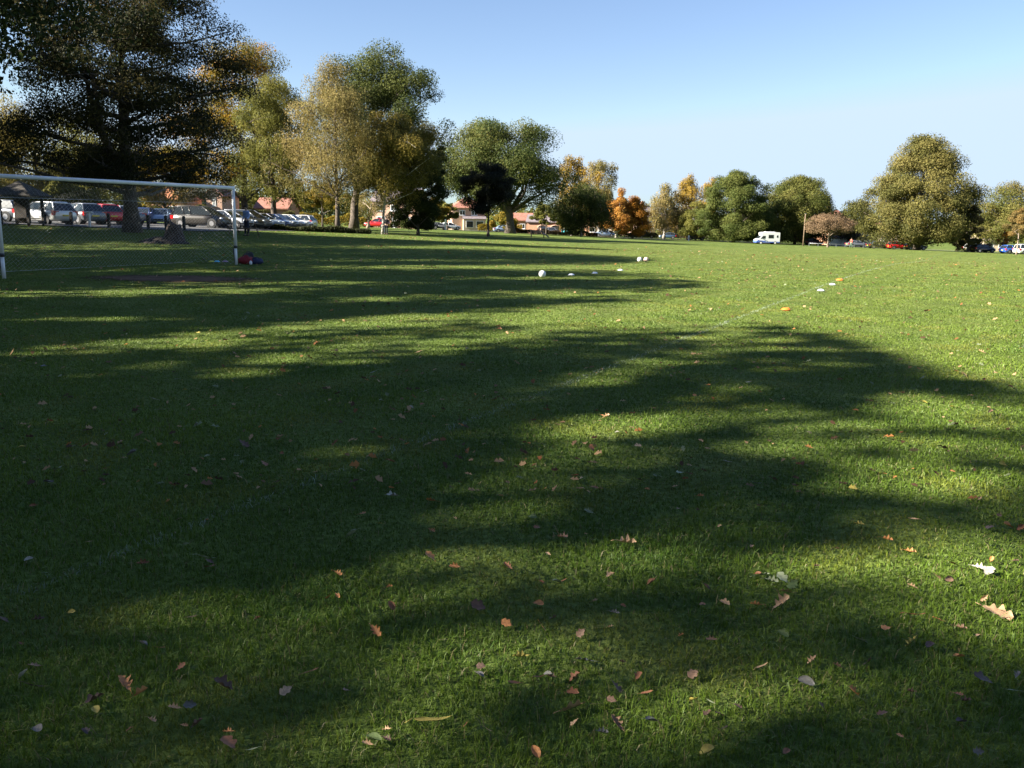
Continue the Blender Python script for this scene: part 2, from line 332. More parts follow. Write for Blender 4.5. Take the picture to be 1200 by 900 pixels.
# ------------------------------------------------------------------ trees
def env_fn(style, t):
    t = np.clip(t, 0, 1)
    if style == 'oak': return np.sin(np.pi * (.13 + .80 * t)) ** .6
    if style == 'round': return np.sqrt(np.clip(1 - t ** 2.3, 0, 1)) * (.86 + .14 * np.clip(t * 5, 0, 1))
    if style == 'birch': return (np.sin(np.pi * np.clip(.18 + .78 * t ** .8, 0, 1)) ** .8) * (1 - .25 * t)
    if style == 'cone': return np.clip(1.02 - t, 0, 1) ** .62 * (.7 + .3 * np.clip(t * 5, 0, 1))
    if style == 'tower': return np.interp(t, [0, .12, .3, .5, .6, .68, .8, .93, 1], [.8, .98, 1, .86, .68, .50, .46, .30, .05])
    if style == 'tiered': return np.interp(t, [0, .1, .3, .6, .8, 1], [.95, 1, .95, .85, .78, .35])
    return np.ones_like(t)
def make_tree(name, label, x, y, H, rad, pal, n=16000, style='oak', h0=.18, seed=0, trunk=None, bark=None, leaf=.3, clumps=70, weep=0, flat=.7,
              off=(0, 0), hollow=.45, group=None, cat='tree', shade=False, lean=0, fork=.0, csize=1.0, top=1.0, gap=0):
    if not shade: k_ = .60 if math.hypot(x, y) < 135 else .72; leaf *= k_; n = int(n * (2.4 if k_ < .7 else 1.9))
    rng = np.random.default_rng(seed + 11); z0 = T(x, y)
    root = thing(name, label, cat, (x, y, z0 - .05), 0, group)
    bark = bark or M_BARK; trunk = trunk or H * .022
    hb = H * h0; hc = H - hb
    # clump centres inside the crown outline
    t = rng.random(clumps * 3) ** .9; th = rng.random(clumps * 3) * 2 * np.pi
    e = env_fn(style, t); la = .45 if style in ('round', 'tower') else 1.0; lob = 1 - .03 * la + .17 * la * np.sin(3 * th + 7 * t + seed) + .13 * la * np.sin(5 * th - 9 * t + seed * 2)
    rr = rng.random(clumps * 3) ** .5; rr = hollow + (1 - hollow) * rr
    keep = rng.random(clumps * 3) < (.25 + .75 * e); t, th, e, lob, rr = [q[keep][:clumps] for q in (t, th, e, lob, rr)]
    cs = rad * (.24 if shade else .19) * csize * rng.uniform(.6, 1.45, len(t))
    r_ = np.clip(rad * e * lob * rr * rng.uniform(.86, 1.08, len(t)) - cs * .4, 0, None)
    if style == 'tiered':
        tiers = 9; t = (np.round(t * tiers) + rng.normal(0, .24, len(t))) / tiers; t = np.clip(t, 0, 1)
    t = np.clip(t + (0 if style == 'tiered' else 1) * rng.normal(0, .03, len(t)), 0, 1)
    C = np.stack([r_ * np.cos(th) + off[0], r_ * np.sin(th) + off[1], hb + cs * .45 + t * (hc - cs * .95)], 1)
    # trunk and limbs
    mb = MB(); rnd = random.Random(seed)
    ht = hb + hc * (.72 if style in ('birch', 'cone', 'tower', 'tiered') else .5)
    tp = []; ln = Vector((lean, lean * .3, 0))
    for k in range(9):
        f = k / 8; tp.append(Vector((rnd.uniform(-.5, .5) * trunk * f * 1.3 + off[0] * f * f * .9, rnd.uniform(-.5, .5) * trunk * f * 1.3 + off[1] * f * f * .9, ht * f)) + ln * f * ht)
    tr = [trunk * (1.45 if k == 0 else 1.0) * (1 - .82 * (k / 8) ** 1.1) for k in range(9)]
    mb.tube(tp, tr, 9)
    def trunk_at(z):
        f = min(max(z / ht, 0), 1) * 8; i = min(int(f), 7); return tp[i].lerp(tp[i + 1], f - i), tr[i] + (tr[i + 1] - tr[i]) * (f - i)
    K = min(len(C), max(7, len(C) // 7)); order = [int(rng.integers(len(C)))]; dist = np.linalg.norm(C - C[order[0]], axis=1)
    for _ in range(K - 1):
        i = int(np.argmax(dist)); order.append(i); dist = np.minimum(dist, np.linalg.norm(C - C[i], axis=1))
    nodes = []
    def limb(p0, r0, c, r1, up=.35):
        c = Vector(c); d = c - p0; mid = p0 + d * .5 + Vector((rnd.uniform(-.08, .08) * d.length, rnd.uniform(-.08, .08) * d.length, up * d.length * .3))
        pts = []; rs = []
        for k in range(6):
            f = k / 5; pts.append(p0 * (1 - f) ** 2 + mid * 2 * f * (1 - f) + c * f * f + Vector([rnd.uniform(-.02, .02) * d.length] * 3) * (0 < k < 5)); rs.append(r0 + (r1 - r0) * f ** .8)
        mb.tube(pts, rs, 5, caps=False); return pts, rs
    for i in order:
        c = C[i]; hz = math.hypot(c[0] - off[0], c[1] - off[1]); zs = min(max(hb * .75 + .02 * H, c[2] - hz * rnd.uniform(.55, .9)), ht * .99)
        if style == 'tiered': zs = min(max(hb * .8, c[2] - hz * .22), ht * .99)
        p, pr = trunk_at(zs); pts, rs = limb(p, min(pr * .75, trunk * .42), c, .03, up=-.1 if style == 'tiered' else .25)
        nodes += list(zip(pts, rs))
    NP = np.array([tuple(p) for p, _ in nodes])
    for i in range(len(C)):
        if i in order: continue
        dd = np.linalg.norm(NP - C[i], axis=1) + np.where(NP[:, 2] > C[i][2] + .3, 3, 0); j = int(np.argmin(dd)); p, pr = nodes[j]
        limb(p, min(pr * .7, .10), C[i], .015)
    for _ in range(int(len(C) * 1.2)):      # twigs reaching out of the clumps
        i = rnd.randrange(len(C)); c = Vector(C[i]); d = Vector((rnd.gauss(0, 1), rnd.gauss(0, 1), rnd.gauss(.3, .6))).normalized() * cs[i] * rnd.uniform(.8, 1.15)
        mb.tube([c, c + d * .5, c + d], [.022, .014, .006], 4, caps=False)
    if fork:
        for k in range(3):
            p, pr = trunk_at(hb * .7 + k * .4); a_ = rnd.uniform(0, 6.28); mb.tube([p, p + Vector((math.cos(a_) * fork, math.sin(a_) * fork, hc * .25)), p + Vector((math.cos(a_) * fork * 1.6, math.sin(a_) * fork * 1.6, hc * .7))], [pr * .6, pr * .4, .05], 6)
    mb.build('trunk', bark, root)
    # leaves
    wgt = cs ** 2; wgt = wgt / wgt.sum(); ci = rng.choice(len(C), n, p=wgt)
    d = rng.normal(size=(n, 3)); d /= np.linalg.norm(d, axis=1, keepdims=True)
    rad_ = rng.random(n) ** .38; P = C[ci] + d * (rad_ * cs[ci] * 1.12)[:, None] * np.array([1, 1, flat])
    P += rng.normal(0, .06 * rad * .24, (n, 3)) * np.array([1, 1, .6])
    if weep:
        st = rng.integers(0, max(1, n // 14), n); srng = np.random.default_rng(seed + 77); m_ = max(1, n // 14)
        sci = srng.choice(len(C), m_, p=wgt); sd = srng.normal(size=(m_, 3)); sd /= np.linalg.norm(sd, axis=1, keepdims=True)
        sp = C[sci] + sd * cs[sci][:, None] * np.array([1.05, 1.05, .7]) * srng.random((m_, 1)) ** .4
        L = srng.uniform(.3, 1, m_) * weep; fr = rng.random(n); wp = sp[st].copy(); wp[:, 2] -= fr * L[st]; wp[:, :2] += (sd[st, :2] * .25 * np.sqrt(fr)[:, None]) + rng.normal(0, .06, (n, 2))
        use = rng.random(n) < .75; P = np.where(use[:, None], wp, P); ci = np.where(use, sci[st], ci)
    P[:, 2] = np.maximum(P[:, 2], .35 + rng.random(n) * .3)
    if gap:     # ragged holes through the crown
        q = np.sin(P[:, 0] * 1.7 + seed) + np.sin(P[:, 2] * 2.1 + 2 * seed) + np.sin(P[:, 1] * 1.9) ; P_keep = q < 3 - 2.6 * gap * rng.random(n) * 1.4
        P, ci = P[P_keep], ci[P_keep]
    if shade:
        Gd = P + np.array([x, y, z0]); s = np.array(SUN); tt = Gd[:, 2] / s[2]; Gd = Gd - s * tt[:, None]; Gd[:, 2] = 0
        for _ in range(1):
            zz = terrain(Gd[:, 0], Gd[:, 1]); Gd -= s * ((-zz * -1 * -1) / s[2])[:, None] * 0 + s * ((Gd[:, 2] - zz) / s[2])[:, None]
        k_ = rng.random(len(P)) < np.clip(-np.log(np.clip(lit(Gd) * 1.04, 1e-3, 1)) / shade, 0, 1); P, ci = P[k_], ci[k_]  # drops leaves whose shadow would cover a set sunlit patch
    n = len(P)
    out = P - C[ci]; out /= np.linalg.norm(out, axis=1, keepdims=True) + 1e-6; big = C[ci] - np.array([off[0], off[1], hb + hc * .45]); big /= np.linalg.norm(big, axis=1, keepdims=True) + 1e-6
    nr = out * 1.0 + big * .5 + np.array([0, 0, .25]) + rng.normal(0, .75, (n, 3)); nr /= np.linalg.norm(nr, axis=1, keepdims=True)
    a_ = np.cross(nr, rng.normal(size=(n, 3))); a_ /= np.linalg.norm(a_, axis=1, keepdims=True); b_ = np.cross(nr, a_)
    sz = leaf * rng.uniform(.6, 1.3, n)[:, None] * .5
    Vv = np.stack([P - a_ * sz * 1.15, P - b_ * sz * .62 + a_ * sz * .1, P + a_ * sz * 1.15, P + b_ * sz * .62 + a_ * sz * .1], 1).reshape(-1, 3)
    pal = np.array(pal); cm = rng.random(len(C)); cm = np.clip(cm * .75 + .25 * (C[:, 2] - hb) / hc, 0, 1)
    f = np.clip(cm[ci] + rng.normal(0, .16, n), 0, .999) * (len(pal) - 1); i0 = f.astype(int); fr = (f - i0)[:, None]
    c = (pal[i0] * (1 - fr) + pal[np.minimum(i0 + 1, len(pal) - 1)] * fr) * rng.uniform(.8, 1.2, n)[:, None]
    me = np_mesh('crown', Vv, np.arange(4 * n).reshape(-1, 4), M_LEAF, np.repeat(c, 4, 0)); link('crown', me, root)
    return root
def tree_px(name, label, px, Y, top_y, hw, pal, **k):
    gx_, gy_, gz = at(px, Y); zt = hit(px, top_y, Y)[2]; k.setdefault('cx', 0)
    off = (k.pop('cx') / F * Y, 0); sc = math.hypot(1, (px - 600) / F)
    return make_tree(name, label, gx_, gy_, zt - gz, hw / F * Y / sc, pal, off=off, **k)
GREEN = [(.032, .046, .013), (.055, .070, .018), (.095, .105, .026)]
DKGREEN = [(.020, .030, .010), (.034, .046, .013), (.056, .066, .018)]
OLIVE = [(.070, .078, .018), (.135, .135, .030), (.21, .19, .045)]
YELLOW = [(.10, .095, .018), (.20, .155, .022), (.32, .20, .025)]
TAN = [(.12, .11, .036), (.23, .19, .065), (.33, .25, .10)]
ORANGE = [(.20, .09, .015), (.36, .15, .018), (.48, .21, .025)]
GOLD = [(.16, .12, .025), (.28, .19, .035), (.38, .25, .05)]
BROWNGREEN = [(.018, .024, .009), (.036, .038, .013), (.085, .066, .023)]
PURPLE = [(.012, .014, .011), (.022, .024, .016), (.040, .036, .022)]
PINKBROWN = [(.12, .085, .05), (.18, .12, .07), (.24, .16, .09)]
# trees west of the pitch, plus oaks added behind the viewpoint, outside or at the left edge of the frame; the western crowns, thinned to the sunlit patches, shade the lawn
row = [(-24.0, 31, 16.0, 9.6), (-33, 24, 16.5, 7.5), (-29, 15.5, 17.5, 7.5), (-34, 8, 18, 7.5), (-28.5, 1, 17.5, 7.5), (-33, -6, 18.5, 7.5), (-26, -12.5, 17.5, 7.5), (-39, 38, 18, 7.5),
       (-45, 19, 20, 8), (-44, 2, 20, 8), (-48, 52, 18, 8), (-17, -9, 15, 7.0), (-8, -15, 16, 8), (4, -17, 17, 8.5), (17, -16, 16, 8), (29, -12, 17, 8), (-41, 45, 21, 8.5), (-52, 36, 21, 9)]  # oaks behind the viewpoint added to cut skylight, last pair to shade the dark tree
NM = ['near the car park corner', 'second', 'third', 'fourth', 'fifth', 'sixth']
LAB = ['dark leafy oak whose branches hang into the upper left corner of the picture', 'broad green oak in the shade belt left of the goal', 'spreading oak level with the goal, left of the pitch',
       'round-headed oak left of the penalty area', 'thick oak casting shade over the near lawn', 'oak behind and left of the viewpoint', 'oak well behind the viewpoint on the left',
       'oak behind the goal at the left, hidden by nearer crowns', 'tall oak in the second row beyond the shade belt', 'tall oak at the back of the second row', 'large oak beside the car park at the far left', 'smaller oak just behind the viewpoint', 'unseen oak added directly behind the viewpoint to block skylight', 'tallest of the unseen oaks added behind the viewpoint to block skylight', 'unseen oak added behind the viewpoint on the right to block skylight', 'unseen oak added beyond the right shoulder of the viewpoint to block skylight', 'tall oak added left of the big dark tree, outside the frame, to shade it', 'tall added oak at far corner of second row, shading the big dark tree']
for i, (x, y, H, r_) in enumerate(row):
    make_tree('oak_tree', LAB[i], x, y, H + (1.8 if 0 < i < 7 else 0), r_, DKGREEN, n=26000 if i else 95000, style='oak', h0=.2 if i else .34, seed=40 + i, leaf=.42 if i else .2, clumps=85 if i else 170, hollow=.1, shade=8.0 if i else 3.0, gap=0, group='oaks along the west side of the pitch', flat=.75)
# the big dark tree behind the goal
tree_px('oak_tree', 'big dark spreading tree with layered branches and a thick trunk standing behind the goal', 155, 50, -62, 168, BROWNGREEN, n=72000, style='tiered', h0=.17, seed=3, trunk=.42, leaf=.19, clumps=300, hollow=.12, flat=.5, csize=.70, fork=1.4, cx=-2, gap=.3)
# behind the car park
tree_px('willow_tree', 'pale yellow-green weeping willow at the left edge behind the shelter', 18, 84, 104, 95, [(.13, .12, .03), (.22, .18, .045), (.30, .23, .06)], n=26000, style='birch', h0=.1, seed=5, leaf=.26, weep=3.5, hollow=.2)
tree_px('willow_tree', 'green-gold weeping willow showing between the big dark trunk and the left corner', 100, 92, 128, 80, OLIVE, n=20000, style='oak', h0=.12, seed=6, leaf=.28, weep=3, hollow=.2)
tree_px('maple_tree', 'golden maple seen low behind the big dark trunk', 195, 100, 168, 62, YELLOW, n=16000, style='oak', h0=.2, seed=7, leaf=.3)
tree_px('maple_tree', 'tall yellow and green maple rising behind the right edge of the big dark tree', 288, 104, 48, 78, [(.05, .06, .014), (.13, .115, .02), (.22, .165, .022), (.36, .18, .02)], n=30000, style='oak', h0=.15, seed=8, leaf=.3, clumps=120, hollow=.25, gap=.3)
tree_px('lime_tree', 'olive green tree standing over the row of parked cars', 322, 90, 84, 58, OLIVE, n=26000, style='oak', h0=.2, seed=9, leaf=.25, clumps=100, hollow=.2, weep=1.2)
tree_px('birch_tree', 'tall pale tan silver birch with drooping twigs left of the tall green oak', 396, 84, 64, 72, TAN, n=32000, style='birch', h0=.24, seed=10, leaf=.19, clumps=110, weep=2.2, bark=M_BARK, trunk=.23, hollow=.1, cx=-2, gap=.3)
tree_px('oak_tree', 'tallest dark green oak with a thick ivy-covered trunk behind the birch', 415, 97, 54, 74, GREEN, n=36000, style='oak', h0=.24, seed=12, leaf=.3, clumps=140, hollow=.3, cx=36, trunk=.5, gap=.15)
tree_px('birch_tree', 'white-stemmed birch with golden-olive top beside the standing person', 449, 86, 122, 52, [(.06, .06, .018), (.13, .115, .026), (.27, .20, .042)], n=34000, style='oak', h0=.28, seed=13, leaf=.2, clumps=90, weep=1.8, bark=M_BIRCH, trunk=.16, cx=16, hollow=.1)
tree_px('alder_tree', 'dark green tree tapering to its top at the right end of the tall group', 490, 91, 150, 36, DKGREEN, n=34000, style='oak', h0=.07, seed=14, leaf=.24, clumps=110, trunk=.16, hollow=.2)
tree_px('cherry_tree', 'small orange-yellow tree with a dark stem between the parked cars and the birch', 378, 122, 212, 24, YELLOW, n=7000, style='oak', h0=.35, seed=15, leaf=.26, clumps=40)
tree_px('cherry_tree', 'half bare pale-trunked tree leaning behind the two large trunks', 431, 128, 222, 24, TAN, n=2600, style='oak', h0=.3, seed=16, leaf=.24, clumps=40, bark=M_PALEBARK, lean=.14, trunk=.22)
tree_px('cherry_tree', 'small yellowing tree over the parked cars right of the tall group', 505, 165, 232, 20, YELLOW, n=5000, style='oak', h0=.3, seed=17, leaf=.34, clumps=36)
tree_px('cherry_tree', 'small olive tree left of the brick house with the hipped roof', 524, 170, 236, 16, OLIVE, n=5000, style='oak', h0=.35, seed=18, leaf=.34, clumps=36)
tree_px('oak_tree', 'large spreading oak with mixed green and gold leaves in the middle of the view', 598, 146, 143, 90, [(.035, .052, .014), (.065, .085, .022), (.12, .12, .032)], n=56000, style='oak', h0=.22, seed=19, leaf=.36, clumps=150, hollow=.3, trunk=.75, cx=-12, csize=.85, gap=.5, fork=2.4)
tree_px('maple_tree', 'small nearly black leaved tree standing in front of the large middle oak', 572, 100, 190, 34, PURPLE, n=16000, style='oak', h0=.32, seed=20, leaf=.24, clumps=70, trunk=.15, hollow=.2, gap=.4)
tree_px('maple_tree', 'low bright yellow tree under the right side of the middle oak', 592, 172, 247, 20, YELLOW, n=5000, style='round', h0=.15, seed=21, leaf=.36, clumps=30)
tree_px('cherry_tree', 'pale yellow-green small tree in front of the brick arches', 640, 170, 238, 17, OLIVE, n=5000, style='oak', h0=.35, seed=22, leaf=.34, clumps=36, trunk=.14)
tree_px('cherry_tree', 'slender yellow-green young tree just left of the dark birch clump', 659, 172, 236, 11, YELLOW, n=3500, style='oak', h0=.3, seed=23, leaf=.32, clumps=26, trunk=.12)
tree_px('birch_tree', 'golden-topped birch at the left of the birch clump', 671, 176, 182, 32, GOLD, n=20000, style='oak', h0=.1, seed=24, leaf=.32, clumps=60, weep=2.5, bark=M_BIRCH, hollow=.1)
tree_px('birch_tree', 'tan-topped tall birch at the right of the birch clump', 701, 190, 184, 28, TAN, n=20000, style='oak', h0=.1, seed=25, leaf=.32, clumps=60, weep=3, bark=M_BIRCH, hollow=.1)
tree_px('lime_tree', 'dark green drooping tree in front of the birch clump', 681, 160, 212, 38, [(.045, .06, .016), (.07, .085, .022), (.11, .12, .034)], n=24000, style='oak', h0=.16, seed=26, leaf=.32, clumps=100, weep=2.5, bark=M_PALEBARK, trunk=.2, hollow=.2)
tree_px('maple_tree', 'amber and orange maple with a pale trunk right of the birch clump', 722, 172, 218, 26, [(.20, .09, .025), (.38, .18, .035), (.50, .27, .06)], n=12000, style='cone', h0=.1, seed=27, leaf=.34, clumps=60, bark=M_BIRCH)
tree_px('maple_tree', 'bright orange cone-shaped maple beside the amber one', 741, 174, 230, 30, ORANGE, n=16000, style='cone', h0=.08, seed=28, leaf=.34, clumps=60)
tree_px('birch_tree', 'wispy tan birch at the left of the second birch group', 778, 200, 210, 30, TAN, n=11000, style='birch', h0=.12, seed=29, leaf=.34, clumps=56, weep=2.5, bark=M_BIRCH, hollow=.1)
tree_px('birch_tree', 'golden birch in the middle of the second birch group', 806, 204, 203, 31, GOLD, n=13000, style='birch', h0=.12, seed=30, leaf=.34, clumps=60, weep=2.5, bark=M_BIRCH, hollow=.1)
tree_px('birch_tree', 'orange-tinged birch top rising behind the round green maple', 830, 214, 203, 19, GOLD, n=6000, style='birch', h0=.12, seed=31, leaf=.34, clumps=40, weep=2, bark=M_BIRCH)
tree_px('lime_tree', 'olive green tree low between the golden birch and the round maple', 815, 192, 236, 24, OLIVE, n=9000, style='round', h0=.08, seed=32, leaf=.34, clumps=50)
tree_px('maple_tree', 'round dark green maple left of the white camper van', 859, 188, 200, 50, [(.045, .066, .015), (.08, .10, .024), (.13, .14, .036)], n=60000, style='round', h0=.02, seed=33, leaf=.36, clumps=230, hollow=.2, csize=.75, trunk=.3)
tree_px('maple_tree', 'wide round green maple behind the camper van', 931, 196, 206, 55, [(.06, .076, .018), (.10, .11, .027), (.17, .16, .042)], n=60000, style='round', h0=.02, seed=34, leaf=.36, clumps=230, hollow=.2, csize=.75, trunk=.3)
tree_px('hawthorn_tree', 'small pinkish brown tree with a pale trunk and flat crown right of the timber pole', 970, 140, 250, 32, PINKBROWN, n=9000, style='round', h0=.42, seed=35, leaf=.24, clumps=50, bark=M_PALEBARK, trunk=.16)
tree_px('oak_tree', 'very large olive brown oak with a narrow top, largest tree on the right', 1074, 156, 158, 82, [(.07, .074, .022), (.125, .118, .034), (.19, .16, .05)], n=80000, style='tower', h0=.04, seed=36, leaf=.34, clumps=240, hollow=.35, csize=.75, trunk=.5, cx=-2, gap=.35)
tree_px('oak_tree', 'small olive tree behind the left shoulder of the very large oak', 1002, 196, 234, 34, BROWNGREEN, n=10000, style='round', h0=.1, seed=37, leaf=.36, clumps=60)
tree_px('hawthorn_tree', 'dark hawthorn tucked under the right side of the very large oak', 1134, 150, 240, 20, [(.035, .038, .016), (.06, .055, .022), (.09, .07, .03)], n=9000, style='round', h0=.12, seed=38, leaf=.26, clumps=50)
tree_px('lime_tree', 'light yellow-green tree with pale limbs near the right edge', 1175, 185, 212, 56, [(.07, .085, .02), (.13, .125, .032), (.19, .155, .045)], n=26000, style='round', h0=.12, seed=39, leaf=.36, clumps=120, bark=M_PALEBARK, hollow=.3, gap=.3)
tree_px('cherry_tree', 'small tan-orange tree with a slim pale trunk at the right edge', 1191, 113, 244, 21, [(.10, .085, .03), (.18, .13, .045), (.26, .16, .05)], n=7000, style='round', h0=.42, seed=60, leaf=.2, clumps=40, bark=M_PALEBARK, trunk=.11)
tree_px('cherry_tree', 'tiny orange-leaved tree left of the slim one at the right edge', 1174, 150, 268, 8, ORANGE, n=1800, style='round', h0=.35, seed=61, leaf=.25, clumps=18)
tree_px('lime_tree', 'green tree beyond the right edge of the frame behind the parked cars', 1240, 170, 206, 45, OLIVE, n=16000, style='round', h0=.08, seed=62, leaf=.4, clumps=90)
# ------------------------------------------------------------------ hedges and shrubs
def hedge(name, label, p0, p1, h, wdt, pal, n, seed, cat='hedge', group=None, leaf=.22):
    rng = np.random.default_rng(seed); p0 = np.array(p0); p1 = np.array(p1); L = np.linalg.norm(p1 - p0); d = (p1 - p0) / L; nn = np.array([-d[1], d[0]])
    c = (p0 + p1) / 2; root = tag(link(name, None), label, cat, group); z0 = T(*c); root.location = (c[0], c[1], z0)
    t = rng.random(n); s = rng.uniform(-1, 1, n); hh = h * (.86 + .16 * np.sin(t * L * .9 + seed) + .1 * np.sin(t * L * 2.3)); q = rng.random(n) ** .6
    XY = p0 + d * (t * L)[:, None] + nn * (s * wdt / 2 * (1 - .35 * q ** 3))[:, None]; Z = terrain(XY[:, 0], XY[:, 1]) + q * hh - .02
    P = np.stack([XY[:, 0] - c[0], XY[:, 1] - c[1], Z - z0], 1)
    a_ = rng.normal(size=(n, 3)); a_ /= np.linalg.norm(a_, axis=1, keepdims=True); b_ = rng.normal(size=(n, 3)); b_ -= a_ * (a_ * b_).sum(1, keepdims=True); b_ /= np.linalg.norm(b_, axis=1, keepdims=True)
    sz = leaf * rng.uniform(.5, 1.3, n)[:, None] * .5
    Vv = np.stack([P - a_ * sz, P - b_ * sz * .7, P + a_ * sz, P + b_ * sz * .7], 1).reshape(-1, 3)
    pal = np.array(pal); f = np.clip(rng.normal(.5, .25, n), 0, .999) * (len(pal) - 1); i0 = f.astype(int); fr = (f - i0)[:, None]
    cc = pal[i0] * (1 - fr) + pal[np.minimum(i0 + 1, len(pal) - 1)] * fr
    me = np_mesh(name, Vv, np.arange(4 * n).reshape(-1, 4), M_LEAF, np.repeat(cc, 4, 0))
    bpy.data.objects.remove(root); root = tag(link(name, me), label, cat, group); root.location = (c[0], c[1], z0); return root
def g2(px, Y): return at(px, Y)[:2]
HB = [(.045, .05, .018), (.09, .085, .03), (.14, .11, .045)]
hedge('hedge', 'low clipped green hedge in front of the brick house with red car', g2(425, 152), g2(505, 158), 1.3, 1.2, GREEN, 9000, 1)
hedge('hedge', 'dark low hedge along the road below the brick arches', g2(600, 172), g2(700, 174), 1.0, 1.0, [(.03, .025, .014), (.05, .035, .02), (.07, .05, .03)], 8000, 2)
hedge('hedge', 'brown-green hedge along the road under the orange maples', g2(700, 190), g2(770, 196), 1.5, 1.4, HB, 9000, 3)
hedge('hedge', 'tall olive hedge behind the dark parked cars left of the round maple', g2(770, 212), g2(880, 212), 2.4, 1.6, HB, 14000, 4)
hedge('hedge', 'shady hedge behind the camper van and timber pole', g2(875, 206), g2(965, 206), 2.8, 1.6, DKGREEN, 11000, 5)
hedge('hedge', 'brown brushwood hedge beneath the hawthorn at the right', g2(1120, 160), g2(1160, 160), 2.2, 1.2, PINKBROWN, 6000, 6)
hedge('hedge', 'long hedge beyond the car park in front of the brick gables', g2(150, 108), g2(345, 118), 2.2, 1.6, HB, 16000, 7)
hedge('hedge', 'tall ivy screen behind the cars at the left edge', g2(-20, 78), g2(120, 82), 3.6, 1.6, OLIVE, 18000, 8)
hedge('shrub', 'low dark shrubs on the bank below the row of parked cars', g2(318, 80), g2(432, 84), .55, 1.8, [(.02, .026, .01), (.035, .04, .016), (.06, .06, .024)], 9000, 9, cat='shrubs')
hedge('hedge', 'sunlit yellow-green hedge beyond the birch trunks', g2(330, 150), g2(430, 150), 2.0, 1.4, YELLOW, 9000, 10)
hedge('shrub', 'round green shrub beside the brick house', g2(470, 150), g2(478, 150), 2.6, 2.4, GREEN, 3000, 11, cat='shrub')
hedge('hedge', 'garden hedge right of the brick house with hipped roof', g2(560, 186), g2(612, 186), 1.6, 1.2, YELLOW, 6000, 12)
tag(hedge('distant_woodland', None, g2(200, 300), g2(1300, 290), 8, 14, OLIVE, 26000, 13, cat=None, leaf=1.0), kind='stuff')
tag(hedge('distant_woodland', None, g2(-200, 190), g2(420, 260), 9, 12, OLIVE, 26000, 14, cat=None, leaf=.8), kind='stuff')
